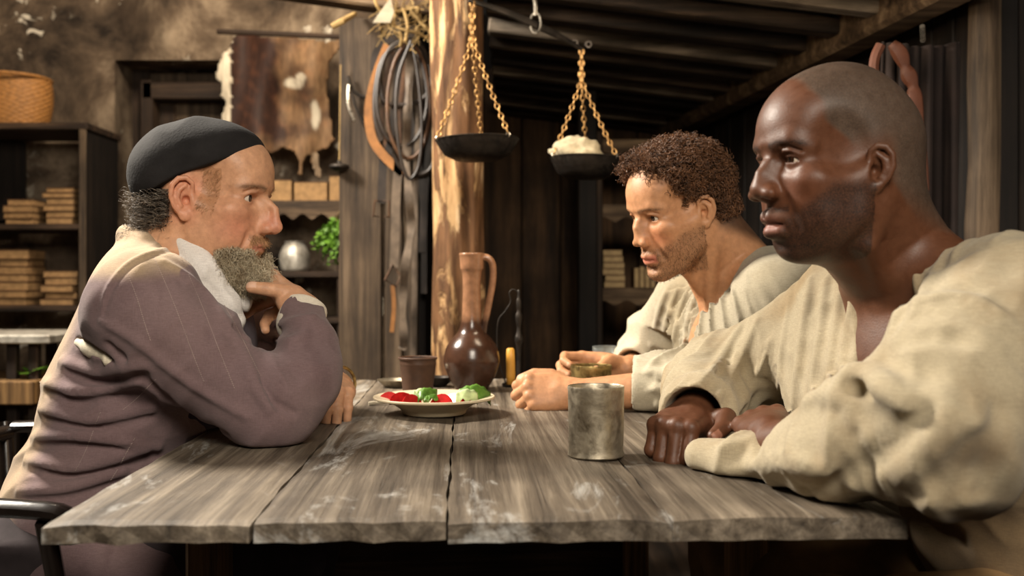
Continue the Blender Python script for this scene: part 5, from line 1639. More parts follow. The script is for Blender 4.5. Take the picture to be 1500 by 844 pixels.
    T.warp(folds(basis(E2 - S2), (8, 8, 16), .0085, 6, sleeve_mask(S2, E2, -.1, 1.2), .5), (S2 + E2) / 2, .26)
    T.warp(folds(basis(W2 - E2), (9, 9, 20), .0075, 8, None, .5), (E2 + W2) / 2, .2)
    T.warp(folds(RT.T, (14, 14, 4), .0080, 12, None, .4), (.58, 1.40, .8), .22)
    T.warp(folds(basis(W1 - E1 + (E1 - S1) * .4), (16, 16, 36), .0026, 14, None, .8), (.42, 1.18, .86), .34)
    T.warp(folds(basis(E2 - S2), (18, 18, 34), .0026, 15, None, .8), (.40, 1.62, .87), .30)
    RL = []
    rl = lambda *a, r=.006, off=.0, k=.012, sign=1: RL.append((list(a), r, off, k, sign))
    rl((1232, 562), (1248, 548), (1272, 552), (1300, 574), (1330, 600), r=.014, off=-.004, k=.02)       # elbow crease bulge
    rl((1236, 580), (1256, 572), (1280, 574), r=.010, off=-.004, k=.010, sign=-1)
    rl((1180, 590), (1210, 578), (1240, 590), (1250, 620), r=.008, off=.0, k=.015)
    rl((1310, 470), (1360, 440), (1420, 440), (1470, 470), r=.007, off=.001, k=.02)
    rl((1290, 520), (1330, 490), (1400, 480), (1460, 510), r=.007, off=.001, k=.02)
    rl((1345, 400), (1330, 440), (1300, 500), r=.007, off=.0, k=.014)
    rl((1370, 395), (1350, 440), (1320, 500), r=.006, off=.002, k=.014)
    rl((1070, 690), (1130, 680), (1200, 690), (1260, 715), r=.006, off=.001, k=.02)
    rl((1060, 655), (1110, 640), (1160, 600), r=.005, off=.001, k=.014)
    rl((1180, 720), (1250, 690), (1320, 640), (1360, 600), r=.006, off=.002, k=.02, sign=-1)
    rl((1330, 730), (1380, 700), (1420, 650), r=.008, off=.001, k=.02, sign=-1)
    rl((1395, 735), (1430, 690), (1450, 640), r=.009, off=.001, k=.02, sign=-1)
    rl((1440, 720), (1462, 660), (1462, 600), r=.008, off=.001, k=.02, sign=-1)
    for x_ in (1150, 1175, 1200, 1222, 1240):                                                # folds of the far front
        rl((x_ + 12, 410), (x_ + 4, 470), (x_ - 6, 540), (x_ - 12, 590), r=.005, off=.001, k=.012)
    for (a, b) in (((1110, 470), (1040, 600)), ((1085, 480), (1010, 580)), ((1130, 500), (1075, 610))):
        rl(a, ((a[0] + b[0]) / 2 + 8, (a[1] + b[1]) / 2 - 4), b, r=.005, off=.001, k=.012)
    T.ridges(RL)
    # neck opening with a slit down the breast
    for dd_ in (-.02, .0, .02):
        T.chain([P(1269, 535, 1.30 + dd_), P(1276, 485, 1.30 + dd_), P(1292, 430, 1.30 + dd_)], [.011, .022, .036], .012, -1)
    T.chain([P(1292, 430, 1.29), NB + fwd * .055 + np.array([0, 0, .055])], [.034, .075], .012, -1)
    T.chain([H.w(-.03, 0, -.05), NB + np.array([.004, -.02, .055]), NB + fwd * .03 + np.array([0, -.03, .06])], [.085, .076, .07], .012, -1)
    # hollow cuffs
    dcu = nrm(CU2 - E2); T.cone(CU2 + dcu * .050, CU2 - dcu * .03, .046, .036, .004, -1)
    T.box(CU2 + dcu * .066, (.10, .10, .05), basis(dcu).T, 0, .004, -1)
    T.box((.5, 1.4, .65), (.6, .8, .1 - .0008), None, 0, .006, -1) if False else None
    Tb = T.ops
    # keep the sleeves on top of the table
    T.ops.append(Op(_box((T0 + tu * .455 + tv * .77) + np.array([0, 0, .70]), (.4565, .78, .0515), rotz(TR), 0), -1, .006, (0, 1.8, .7), 1.2))
    V, Fq = B.mesh(.0019, (.10, .98, .74), (.75, 1.85, 1.30), cover=T)
    q = H.loc(V); x, y, z = q.T
    col = np.tile(C3(90, 56, 37), (len(V), 1)); st = np.zeros(len(V))
    ay = np.abs(y)
    hd = sstep(-.125, -.115, z) * (np.sqrt((q ** 2).sum(1)) < .20)
    # warmer cheeks and nose, darker eye sockets, lips
    col = lerp(col, C3(104, 62, 42), .7 * hd * np.exp(-(((x - .075) / .03) ** 2 + ((ay - .04) / .025) ** 2 + ((z + .015) / .025) ** 2)))
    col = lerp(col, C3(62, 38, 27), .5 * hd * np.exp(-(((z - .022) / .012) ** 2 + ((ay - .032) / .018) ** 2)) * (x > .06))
    lip = hd * (x > .078) * np.exp(-((ay / .021) ** 6)) * np.exp(-(((z + .056) / .0100) ** 4))
    col = lerp(col, C3(138, 88, 76), 0.75 * lip * (z < -.056)); col = lerp(col, C3(92, 56, 48), 0.6 * lip * (z >= -.056))
    # eyebrows
    brow = hd * np.exp(-(((z - (.039 - 8 * (ay - .030) ** 2)) / .0042) ** 2)) * sstep(.008, .014, ay) * (1 - sstep(.050, .058, ay)) * (x > .055)
    st = np.maximum(st, 1.0 * brow)
    # shaved hair: cropped stubble over the skull, greyed lighter to carry its sheen, sideburn, beard shadow
    hl_line = .060 - .020 * sstep(.030, .060, ay) - .055 * sstep(.055, .075, ay)            # hairline x by width
    hl_z = .088
    scalp = hd * np.maximum(sstep(0, .010, z - (hl_z - .6 * (.062 - x) * (x < .062))) * (z > .05), 0)
    front = .066 - .6 * np.maximum(0, .100 - z) - .25 * np.maximum(0, .060 - z) + .012 * np.exp(-(((z - .062) / .016) ** 2))
    scalp = hd * sstep(0, .012, front - x) * (z > -.055 - .2 * np.maximum(0, -x)) * sstep(-.050, .006, z + .45 * np.maximum(0, -x - .02)) 
    earm = np.exp(-(((x + .006) / .026) ** 4 + ((z - .005) / .036) ** 4)) * (ay > .060)
    scalp = scalp * (1 - earm)
    col = lerp(col, C3(98, 84, 72), .80 * scalp); st = np.maximum(st, .50 * scalp)
    beard = hd * sstep(-.004, -.022, z + .9 * np.maximum(0, x - .05) - .0 * x) * (1 - lip) * (1 - sstep(.10, .11, -z)) * (x > .0)
    beard = beard * (1 - .9 * np.exp(-(((x - .09) / .016) ** 2 + ((z + .040) / .010) ** 2 + ((ay - .022) / .014) ** 2)))
    must = hd * np.exp(-(((z + .039) / .005) ** 2)) * (ay < .028) * (x > .074)
    chinb = hd * np.exp(-(((z + .084) / .013) ** 2)) * (x > .035) * (ay < .045)
    st = np.maximum(st, np.maximum(.86 * beard, np.maximum(.95 * must, 1.0 * chinb)) * (1 - .9 * lip))
    nails(col, V, hr, C3(150, 104, 84), 1.0, (.3, -.9, .2)); 
    # paler palms side of fingers
    mesh_object('body', V, Fq, M['skin_a'], root, base, col, st)
    eyes(H, root, base, (8, 2), (42, 24, 14), (206, 190, 172), -.001)
    V, Fq = T.mesh(.0034, (.16, .90, .40), (1.02, 1.92, 1.14)); V = relax(V, Fq, 4)
    cl = np.tile(C3(168, 155, 129), (len(V), 1))
    n1 = vnoise(V.astype(np.float32) * 9, 3); n2 = vnoise(V.astype(np.float32) * 24, 5)
    cl = lerp(cl, C3(140, 116, 80), .6 * sstep(.0, .7, n1 + .3 * n2))
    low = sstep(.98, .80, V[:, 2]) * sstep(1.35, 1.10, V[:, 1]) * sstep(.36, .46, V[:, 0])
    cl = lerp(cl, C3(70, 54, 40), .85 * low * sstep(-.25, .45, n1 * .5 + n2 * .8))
    cl = lerp(cl, C3(120, 92, 58), .75 * sstep(.80, .70, V[:, 2]) * sstep(.50, .56, V[:, 0]))  # tan-brown lower torso, darkened in colour to tone down its brightness
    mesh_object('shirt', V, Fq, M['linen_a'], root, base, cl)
    legs(root, base, (.80, 1.28, .562), (.40, 1.30, .55), (.46, 1.28, 0), (.80, 1.48, .562), (.41, 1.52, .55), (.46, 1.52, 0), M['breeches'])
    return root

def near_skin(V, mask, n, seed):
    rg = np.random.default_rng(seed); i = np.where(mask)[0]
    return V[rg.choice(i, min(n, len(i)), replace=len(i) < n)]

# ================================================================== the curly-haired man (right, behind)
def person_b():
    base = np.array([.80, 2.08, 0.0])
    root = empty('person', base, 0, 'curly-haired man in a gathered grey-beige linen shirt holding a brass cup', 'person')
    H = Frame((.330, 2.0, 1.132), math.radians(180 + 23), math.radians(19), math.radians(-3), 1.0)
    S1 = np.array([.500, 1.87, .955]); E1 = np.array([.372, 1.965, .796]); W1 = np.array([.124, 2.015, .780])
    S2 = np.array([.400, 2.26, .945]); E2 = np.array([.325, 2.42, .815]); W2 = np.array([.252, 2.262, .806])
    NB = np.array([.462, 2.07, 1.015]); ST = P(1032, 448, 2.02)
    fwd = nrm(np.array([-.95, -.25, 0])); lat = np.array([fwd[1], -fwd[0], 0]); RT = np.stack([fwd, lat, np.array([0, 0, 1.0])], 1)
    B = Body()
    head(B, H, dict(nose=.110, nose_w=1.12, nose_z=-.020, lip=1.25, jaw=.97, chin=-.004, ear=.92, ear_dz=-.002, eye_dz=-.003, mouth_dx=-.003, open=1.05, back=.004))
    B.chain([H.w(-.024, 0, .0), H.w(-.034, 0, -.055), NB], [.053, .054, .062], .03)
    B.cone(H.w(.008, 0, -.070), ST + np.array([.02, .01, .03]), .034, .032, .03)
    for s in (1, -1):
        B.chain([H.w(-.020, s * .056, -.030), H.w(-.010, s * .050, -.085), ST + (-lat * s) * .016 + np.array([.004, 0, .004])], [.013, .014, .008], .012)
    B.chain([S1 + np.array([-.02, .03, .01]), NB + np.array([.01, -.04, .01]), H.w(-.050, .0, -.03)], [.050, .048, .043], .05)
    B.chain([S2, NB + np.array([0, .04, .0]), H.w(-.050, .0, -.03)], [.048, .048, .043], .05)
    B.ell((.500, 2.07, .870), (.105, .155, .140), RT, .04)
    B.ell(ST + np.array([.045, .012, -.09]), (.068, .10, .10), RT, .03)
    B.chain([S1, E1], [.048, .040], .03); B.chain([E1, E1 * .6 + W1 * .4, W1], [.040, .038, .0275], .02)
    B.chain([S2, E2], [.048, .040], .03); B.chain([E2, W2], [.040, .027], .02)
    hl = hand(B, W1, (-.985, -.03, .05), (-.08, -.86, .50), -1, [(58, 92, 52, 2), (64, 94, 52, 0), (68, 92, 52, -2), (72, 90, 50, -4)],
              [(.046, .042, -.012), (.080, .046, -.016), (.106, .036, -.020)], 1.0, .027)
    hr = hand(B, W2 + np.array([-.012, .010, 0]), (-.97, -.10, .06), (-.10, .93, .36), 1, [(14, 62, 50, 4), (18, 66, 50, 0), (22, 66, 50, -3), (26, 66, 50, -6)],
              [(.035, .034, -.030), (.055, .030, -.052), (.072, .022, -.062)], .98, .026)
    # ---------------- shirt
    T = Body()
    T.ell((.515, 2.07, .860), (.125, .195, .165), RT, .05)
    T.ell((.610, 2.07, .70), (.150, .200, .20), RT, .05)
    T.ell((.730, 2.07, .54), (.165, .210, .13), RT, .05)
    T.chain([S1 + np.array([.0, 0, .004]), NB + np.array([.034, -.02, -.014]), S2 + np.array([.01, 0, .0])], [.074, .080, .070], .05)
    CU1 = np.array([.250, 1.992, .796])
    T.chain([S1, (S1 + E1) / 2 + np.array([-.006, -.010, 0]), E1 + np.array([.0, .0, .002])], [.088, .092, .066], .05)
    T.chain([E1, CU1 + np.array([.03, 0, .004]), CU1], [.064, .056, .050], .03)
    CU2 = E2 * .30 + W2 * .70
    T.chain([S2, (S2 + E2) / 2 + np.array([-.015, 0, 0]), E2 + np.array([0, 0, .002])], [.082, .078, .062], .05)
    T.chain([E2, CU2], [.062, .046], .03)
    T.ell((.440, 2.13, .86), (.085, .13, .12), RT, .05)
    # gathers below the yoke: narrow upright pleats
    def pleats(p, d):
        near = np.abs(d) < .014
        if not near.any(): return d
        q = p[near]; u = .150 * np.arctan2(q[:, 1] - 2.07, q[:, 0] - .535 - .4 * (.86 - q[:, 2]))
        w = sstep(1.0, .980, q[:, 2]) * (.35 + .65 * sstep(.70, .86, q[:, 2]))
        dd = d.copy(); ph = u * 2 * math.pi / .0185 + 1.6 * vnoise(q * np.array([18, 18, 5], np.float32), 4)
        dd[near] = d[near] - .0062 * w * (1 - 2 * np.abs(np.sin(ph / 2)) ** .8)
        return dd
    T.warp(pleats, (.50, 2.04, .86), .30)
    T.warp(folds(basis(E1 - S1), (8, 8, 16), .0075, 23, sleeve_mask(S1, E1, .2, 1.3), .5), (S1 + E1) / 2, .24)
    T.warp(folds(basis(CU1 - E1), (10, 10, 22), .0065, 24, None, .5), (E1 + CU1) / 2, .13)
    T.warp(folds(basis(CU1 - S1), (18, 18, 38), .0022, 25, None, .8), (.38, 1.94, .84), .26)
    T.warp(folds(basis(E2 - S2), (8, 8, 16), .0075, 26, None, .5), (S2 + E2) / 2, .22)
    T.warp(folds(basis(W2 - E2), (9, 9, 22), .0065, 28, None, .5), (E2 + CU2) / 2, .14)
    RL = []
    rl = lambda *a, r=.006, off=.0, k=.012, sign=1: RL.append((list(a), r, off, k, sign))
    rl((930, 550), (960, 545), (990, 556), (1010, 575), r=.007); rl((925, 590), (955, 570), (985, 575), r=.006); rl((940, 600), (975, 590), (1000, 596), r=.006)
    rl((985, 545), (1010, 535), (1040, 520), (1060, 490), r=.007); rl((965, 552), (980, 540), (975, 566), r=.005)
    rl((880, 520), (910, 512), (940, 518), r=.005); rl((900, 528), (925, 522), (945, 530), r=.005)
    for x_ in (965, 980, 995, 1010): rl((x_ + 12, 425), (x_, 460), (x_ - 10, 505), r=.005, off=.001)
    T.ridges(RL)
    # turned-back cuff
    d1 = nrm(CU1 - E1)
    T.cone(CU1 - d1 * .004, CU1 - d1 * .028, .0535, .0555, .004)
    T.cone(CU1 + d1 * .06, CU1 - d1 * .02, .054, .044, .004, -1); T.box(CU1 + d1 * .083, (.1, .1, .06), basis(d1).T, 0, .003, -1)
    d2 = nrm(CU2 - E2); T.cone(CU2 + d2 * .05, CU2 - d2 * .02, .044, .034, .004, -1); T.box(CU2 + d2 * .085, (.1, .1, .06), basis(d2).T, 0, .003, -1)
    # neck opening
    T.chain([P(1030, 505, 1.95), P(1032, 470, 1.95), P(1040, 430, 1.97)], [.007, .016, .030], .010, -1)
    T.chain([P(1040, 430, 1.97), NB + fwd * .050 + np.array([0, 0, .055])], [.030, .070], .010, -1)
    T.chain([H.w(-.03, 0, -.05), NB + np.array([.004, -.01, .058]), NB + fwd * .03 + np.array([0, -.02, .06])], [.070, .060, .062], .010, -1)
    T.ops.append(Op(_box((T0 + tu * .455 + tv * .77) + np.array([0, 0, .70]), (.4565, .78, .0515), rotz(TR), 0), -1, .006, (0, 1.8, .7), 1.2))
    V, Fq = B.mesh(.0022, (-.02, 1.75, .745), (.68, 2.55, 1.29), cover=T)
    q = H.loc(V); x, y, z = q.T; ay = np.abs(y)
    col = np.tile(C3(190, 140, 102), (len(V), 1)); st = np.zeros(len(V))
    hd = (np.sqrt((q ** 2).sum(1)) < .20) * sstep(-.125, -.115, z)
    col = lerp(col, C3(190, 112, 78), .5 * hd * np.exp(-(((x - .08) / .03) ** 2 + ((ay - .035) / .025) ** 2 + ((z + .02) / .025) ** 2)))
    lip = hd * (x > .080) * (ay < .026) * np.exp(-(((z + .060) / .0090) ** 4))
    col = lerp(col, C3(176, 98, 86), .75 * lip)
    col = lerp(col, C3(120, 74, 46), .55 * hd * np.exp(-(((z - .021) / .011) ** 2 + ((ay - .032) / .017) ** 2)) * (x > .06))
    brow = hd * np.exp(-(((z - (.0375 - 9 * (ay - .030) ** 2)) / .0034) ** 2)) * sstep(.008, .013, ay) * (1 - sstep(.050, .058, ay)) * (x > .055)
    front = .066 - .62 * np.maximum(0, .112 - z) + .10 * np.maximum(0, .050 - z) + .004 * np.sin(z * 260) 
    scalp = hd * sstep(0, .008, front - x) * sstep(-.040, .0, z + .75 * np.maximum(0, -x - .015))
    earm = np.exp(-(((x + .006) / .026) ** 4 + ((z - .005) / .036) ** 4)) * (ay > .060)
    scalp = scalp * (1 - earm)
    col = lerp(col, C3(46, 30, 22), .85 * scalp)
    beard = hd * sstep(-.010, -.030, z + .55 * np.maximum(0, x - .045)) * (1 - sstep(.105, .115, -z)) * (x > .004) * (1 - lip)
    must = hd * np.exp(-(((z + .046) / .0055) ** 2)) * (ay < .030) * (x > .080)
    st = np.maximum(np.maximum(.90 * brow, .50 * beard), .60 * must) * (1 - .9 * lip)
    st = np.maximum(st, .70 * hd * np.exp(-(((z + .094) / .012) ** 2)) * (x > .04) * (ay < .05))
    nails(col, V, hl, C3(206, 160, 128), 1.0, (-.2, -.7, .6)); nails(col, V, hr, C3(206, 160, 128), 1.0)
    mesh_object('body', V, Fq, M['skin_b'], root, base, col, st)
    eyes(H, root, base, (4, -4), (52, 30, 16), (216, 204, 188), -.003)
    # curls
    cen = H.w(-.01, 0, .045)
    rts = near_skin(V, (scalp > .5) & (z > -.02), 5200, 2); qq = H.loc(rts)
    nr = rts - cen; nr /= np.linalg.norm(nr, axis=1, keepdims=True)
    fr = sstep(.02, .07, qq[:, 0]); rg = np.random.default_rng(5)
    dr = nr + .55 * rg.normal(size=nr.shape) + (H.R @ np.array([.9, 0, .05]))[None] * fr[:, None]
    ln = (.018 + .014 * sstep(.01, .08, qq[:, 2]) + .014 * fr) * rg.uniform(.7, 1.15, len(rts))
    strands('hair', rts - nr * .002, dr, ln, np.full(len(rts), .00125), M['hair_black_brown'], root, base, (.0046, 2.9), 15, 3, 0, 3)
    rts = near_skin(V, beard > .4, 1500, 12); nr = rts - H.w(.02, 0, -.03); rg = np.random.default_rng(6)
    strands('beard_stubble', rts, nr / np.linalg.norm(nr, axis=1, keepdims=True) * .5 + (H.R @ np.array([.3, 0, -.9]))[None] + .4 * rg.normal(size=nr.shape), rg.uniform(.003, .006, len(rts)), np.full(len(rts), .00022), M['hair_stub'], root, base, (.0006, .5), 3, 3, 0, 4)
    V, Fq = T.mesh(.0030, (.12, 1.70, .40), (.98, 2.56, 1.14)); V = relax(V, Fq, 4)
    cl = np.tile(C3(170, 160, 138), (len(V), 1)); n1 = vnoise(V.astype(np.float32) * 11, 3)
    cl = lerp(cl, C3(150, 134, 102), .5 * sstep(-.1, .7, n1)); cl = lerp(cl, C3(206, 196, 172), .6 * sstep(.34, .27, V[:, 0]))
    mesh_object('shirt', V, Fq, M['linen_b'], root, base, cl)
    legs(root, base, (.80, 1.98, .562), (.42, 1.98, .55), (.47, 1.98, 0), (.80, 2.18, .562), (.43, 2.2, .55), (.47, 2.2, 0), M['breeches'])
    return root

# ================================================================== the old man (left)
def person_c():
    base = np.array([-.74, 1.77, 0.0])
    root = empty('person', base, 0, 'old man in a black cap and mauve-brown coat stroking his grey beard', 'person')
    H = Frame((-.516, 1.745, 1.134), math.radians(-9), math.radians(8), 0, 1.05)
    S1 = np.array([-.566, 1.585, .958]); E1 = P(400, 606, 1.580)
    HX = nrm((-.45, .70, .55)); HZ = np.array([.85, .17, .48]); W1 = P(421, 409, 1.765) - .092 * HX; HX = nrm((-.54, .70, .34)); KN = W1 + .092 * HX + np.array([0, 0, -.004]); W1 = W1 - np.array([0, 0, .004])
    S2 = np.array([-.520, 1.955, .975]); E2 = np.array([-.440, 2.06, .800]); W2 = P(493, 566, 1.955)
    W2[2] = .800
    NB = np.array([-.592, 1.77, 1.035]); fwd = np.array([1.0, 0, 0]); lat = np.array([0, 1.0, 0]); ST = np.array([-.520, 1.765, .955])
    B = Body()
    head(B, H, dict(nose=.127, nose_w=.86, nose_z=-.024, lip=.85, jaw=.96, chin=-.004, ear=1.02, ear_dz=-.004, eye_dz=-.004, mouth_dx=-.003, open=1.1, hump=.001, fold=2.0, fold_k=.009, nose_r=.80, cheek_z=-.002))
    B.chain([H.w(-.028, 0, .0), H.w(-.040, 0, -.055), NB], [.055, .056, .066], .03)
    B.cone(H.w(.008, 0, -.075), ST + np.array([-.02, 0, .03]), .036, .036, .03)
    for s in (1, -1): B.chain([H.w(-.022, s * .056, -.030), H.w(-.006, s * .050, -.090), ST + np.array([-.01, s * .02, .0])], [.012, .012, .008], .010)
    B.chain([S1, NB + np.array([0, -.04, 0]), NB + np.array([0, .04, 0]), S2], [.045, .05, .05, .045], .05)
    B.ell((-.615, 1.77, .87), (.100, .150, .15), None, .05)
    B.chain([S1, E1], [.046, .036], .03); B.chain([E1, P(446, 556, 1.61), P(452, 503, 1.645), W1], [.036, .034, .031, .026], .015)
    B.chain([S2, E2], [.046, .038], .03); B.chain([E2, W2], [.038, .027], .02)
    # right hand at the beard, thumb towards the camera
    hr = hand(B, W1, HX, HZ, 1, [(46, 14, 8, 2), (54, 16, 8, 0), (62, 24, 10, -2), (70, 62, 30, -4)],
              [P(432, 431, 1.705), P(400, 425, 1.688), P(369, 421, 1.684)], 1.1, .027)
    hl = hand(B, W2, np.array([.10, -.97, -.03]), np.array([.05, .10, .99]), -1, [(30, 46, 26, 2), (34, 46, 26, 0), (36, 46, 26, -1), (38, 46, 26, -3)],
              [(.045, .040, -.012), (.072, .046, -.026), (.092, .042, -.034)], .98, .027)
    # ---------------- coat
    T = Body()
    T.ell((-.612, 1.77, .905), (.118, .195, .165), None, .05)
    T.ell((-.655, 1.77, .78), (.132, .190, .18), None, .05)
    T.ell((-.705, 1.77, .62), (.150, .200, .16), None, .05)
    T.ell((-.715, 1.77, .49), (.165, .215, .12), None, .05)
    T.ell((-.615, 1.74, .515), (.165, .205, .11), None, .06)
    T.chain([S1 + np.array([0, .01, .004]), NB + np.array([-.018, -.02, -.030]), S2], [.072, .074, .068], .05)
    T.chain([S1 + np.array([.0, .0, -.004]), (S1 + E1) / 2 + np.array([-.006, .0, -.006]), E1 + np.array([.0, .0, .0])], [.092, .078, .060], .04)
    CU1 = W1 - nrm(W1 - E1) * .012
    T.chain([E1, P(446, 556, 1.61), P(452, 503, 1.645), CU1], [.056, .052, .047, .037], .02)
    T.chain([S2, E2], [.080, .062], .04); CU2 = E2 * .25 + W2 * .75
    T.chain([E2, CU2], [.060, .046], .03)
    # stand-up collar
    T.chain([NB + np.array([.050, -.062, .020]), NB + np.array([-.010, -.076, .034]), NB + np.array([-.062, -.040, .046]), NB + np.array([-.076, 0, .050]), NB + np.array([-.060, .045, .046]), NB + np.array([.0, .076, .03])], .014, .02)
    T.warp(folds(basis(E1 - S1), (6, 6, 12), .0060, 33, sleeve_mask(S1, E1, .05, 1.2), .5), (S1 + E1) / 2, .25)
    T.warp(folds(basis(CU1 - E1), (8, 8, 15), .0058, 34, None, .5), (E1 + CU1) / 2, .15)
    T.warp(folds(np.array([[1, 0, .25], [0, 1, 0], [-.25, 0, 1]]), (5, 6, 19), .0072, 36, lambda q: sstep(.93, .84, q[:, 2]), .6), (-.68, 1.75, .72), .34)
    T.warp(folds(basis(E1 - S1), (16, 16, 30), .0020, 39, None, .8), (-.47, 1.6, .86), .30)
    T.warp(folds(np.array([[1, 0, 0], [0, 1, 0], [0, 0, 1.0]]), (12, 12, 4), .003, 38, lambda q: sstep(.62, .5, q[:, 2]), .6), (-.72, 1.75, .5), .3)
    RL = []
    rl = lambda *a, r=.006, off=.0, k=.012, sign=1: RL.append((list(a), r, off, k, sign))
    rl((160, 505), (215, 560), (270, 605), (330, 635), r=.008, off=.003, k=.012, sign=-1)            # fold along the lower sleeve
    rl((150, 470), (200, 500), (250, 540), (300, 575), (360, 610), r=.006, off=.001)
    rl((240, 385), (290, 420), (330, 470), (350, 500), r=.006, off=.001, k=.016)
    rl((370, 545), (385, 570), (400, 590), (430, 605), r=.008, off=.002, k=.012, sign=-1)            # elbow creases
    rl((360, 520), (372, 560), (395, 600), r=.007, off=.0, k=.014)
    rl((395, 520), (410, 550), (425, 575), r=.006, off=.0, k=.014)
    rl((385, 500), (420, 500), (450, 490), r=.006, off=.0, k=.014); rl((400, 480), (430, 470), (460, 462), r=.005, off=.0)
    rl((340, 480), (370, 500), (395, 505), r=.007, off=.0, k=.010, sign=-1)
    for (a, b, c_) in (((60, 560), (120, 575), (200, 560)), ((60, 600), (130, 615), (220, 598)), ((50, 640), (120, 640), (230, 655)), ((40, 675), (110, 685), (210, 660)), ((90, 530), (140, 545), (210, 535)), ((30, 720), (100, 715), (180, 690))):
        rl(a, b, c_, r=.007, off=.001, k=.016); rl((a[0] + 6, a[1] + 14), (b[0] + 6, b[1] + 14), (c_[0] + 4, c_[1] + 14), r=.005, off=.001, k=.012, sign=-1)
    rl((150, 455), (160, 420), (190, 385), (235, 366), (280, 360), r=.0035, off=.0005, k=.006)       # shoulder seam
    rl((152, 464), (164, 424), (194, 390), (237, 371), (284, 365), r=.003, off=.0, k=.004, sign=-1)
    T.ridges(RL)
    # torn armhole
    T.ridges([([(112, 498), (128, 508), (150, 520), (166, 530)], .010, .004, .004, -1)])
    # front opening and neck
    T.chain([H.w(-.02, 0, -.04), NB + np.array([.035, 0, .050]), ST + np.array([.05, 0, .02])], [.080, .060, .050], .008, -1)
    T.chain([P(240, 338, 1.70), P(258, 346, 1.67), P(297, 390, 1.648), P(331, 440, 1.652), P(352, 492, 1.69)], [.020, .024, .027, .028, .020], .008, -1)
    d1 = nrm(W1 - E1); T.cone(CU1 + d1 * .05, CU1 - d1 * .03, .037, .031, .004, -1); T.box(CU1 + d1 * .085, (.1, .1, .06), basis(d1).T, 0, .003, -1)
    d2 = nrm(W2 - E2); T.cone(CU2 + d2 * .05, CU2 - d2 * .03, .044, .034, .004, -1); T.box(CU2 + d2 * .085, (.1, .1, .06), basis(d2).T, 0, .003, -1)
    T.ops.append(Op(_box((T0 + tu * .455 + tv * .77) + np.array([0, 0, .735]), (.4565, .78, .0165), rotz(TR), 0), -1, .006, (0, 1.8, .7), 1.2))
    V, Fq = B.mesh(.0021, (-.78, 1.52, .745), (-.20, 2.14, 1.30), cover=T)
    q = H.loc(V); x, y, z = q.T; ay = np.abs(y)
    col = np.tile(C3(206, 158, 124), (len(V), 1)); st = np.zeros(len(V))
    hd = (np.sqrt((q ** 2).sum(1)) < .149) * sstep(-.119, -.114, z)
    col = lerp(col, C3(206, 124, 100), .55 * hd * np.exp(-(((x - .07) / .035) ** 2 + ((ay - .045) / .03) ** 2 + ((z + .03) / .035) ** 2)))
    col = lerp(col, C3(206, 122, 104), .6 * hd * np.exp(-(((x - .115) / .02) ** 2 + (y / .02) ** 2 + ((z + .02) / .02) ** 2)))
    earm = np.exp(-(((x + .008) / .028) ** 4 + ((z - .002) / .040) ** 4)) * (ay > .058); col = lerp(col, C3(212, 136, 112), .45 * earm)
    lip = hd * (x > .080) * (ay < .024) * np.exp(-(((z + .060) / .0065) ** 4)); col = lerp(col, C3(178, 108, 94), .7 * lip)
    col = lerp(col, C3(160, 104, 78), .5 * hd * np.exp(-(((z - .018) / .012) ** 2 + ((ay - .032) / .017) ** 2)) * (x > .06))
    brow = hd * np.exp(-(((z - (.036 - 8 * (ay - .030) ** 2)) / .0038) ** 2)) * sstep(.008, .013, ay) * (1 - sstep(.050, .058, ay)) * (x > .055)
    col = lerp(col, C3(86, 62, 46), .8 * brow)
    beard = hd * sstep(-.058, -.068, z + .30 * np.maximum(0, .07 - x)) * (x > .046) * (1 - lip) * (1 - (ay < .022) * (z > -.076) * (x > .07))
    beard = beard * (np.linalg.norm(V - KN, axis=1) > .050)
    must = hd * np.exp(-(((z + .046) / .0060) ** 2)) * (ay < .028) * (x > .078)
    nape = hd * (x < -.024) * (z < .012) * (z > -.060) * (1 - earm) * (z > -.022 - .5 * (-.03 - x))
    side = hd * (x > .014) * (x < .042) * (z > -.012) * (z < .055) * (ay > .045)
    col = lerp(col, C3(164, 118, 82), .6 * side); col = lerp(col, C3(120, 96, 72), .5 * np.maximum(beard, must)); col = lerp(col, C3(60, 50, 44), .7 * nape)
    nails(col, V, hr, C3(226, 186, 160), 1.0, (-.05, -.75, .65)); nails(col, V, hl, C3(226, 190, 166), 1.0)
    mesh_object('body', V, Fq, M['skin_c'], root, base, col, st)
    eyes(H, root, base, (0, 0), (40, 26, 18), (216, 200, 184), -.004)
    rg = np.random.default_rng(8)
    def grow(mask, n, seed, cenl, fwdl, nmix, rnd, l0, l1, r, mat, name, curl, segs, grav=0):
        rts = near_skin(V, mask, n, seed); nr = rts - H.w(*cenl); nr /= np.linalg.norm(nr, axis=1, keepdims=True)
        dr = nr * nmix + (H.R @ np.array(fwdl))[None] + rnd * rg.normal(size=nr.shape)
        ll = rg.uniform(l0, l1, len(rts)) if np.isscalar(l0) else l0(H.loc(rts)) * rg.uniform(.7, 1.2, len(rts))
        strands(name, rts - nr * .001, dr, ll, np.full(len(rts), r), mat, root, base, curl, segs, 3, grav, seed)
    bl = lambda qq: .012 + .022 * sstep(-.055, -.095, qq[:, 2]) * sstep(.02, .06, qq[:, 0]) + .006
    grow(beard > .5, 5200, 21, (.0, 0, -.04), (.30, 0, -.50), .50, .28, bl, None, .00042, M['hair_beard'], 'beard', (.0034, 2.6), 11)
    grow(must > .4, 700, 22, (.06, 0, -.03), (.1, 0, -.7), .5, .3, .008, .014, .00034, M['hair_side'], 'moustache', (.0012, 1.0), 5)
    grow(nape > .5, 2600, 23, (-.02, 0, .03), (-.40, 0, -.70), .50, .26, .026, .052, .00060, M['hair_grey'], 'hair', (.0070, 1.5), 12)
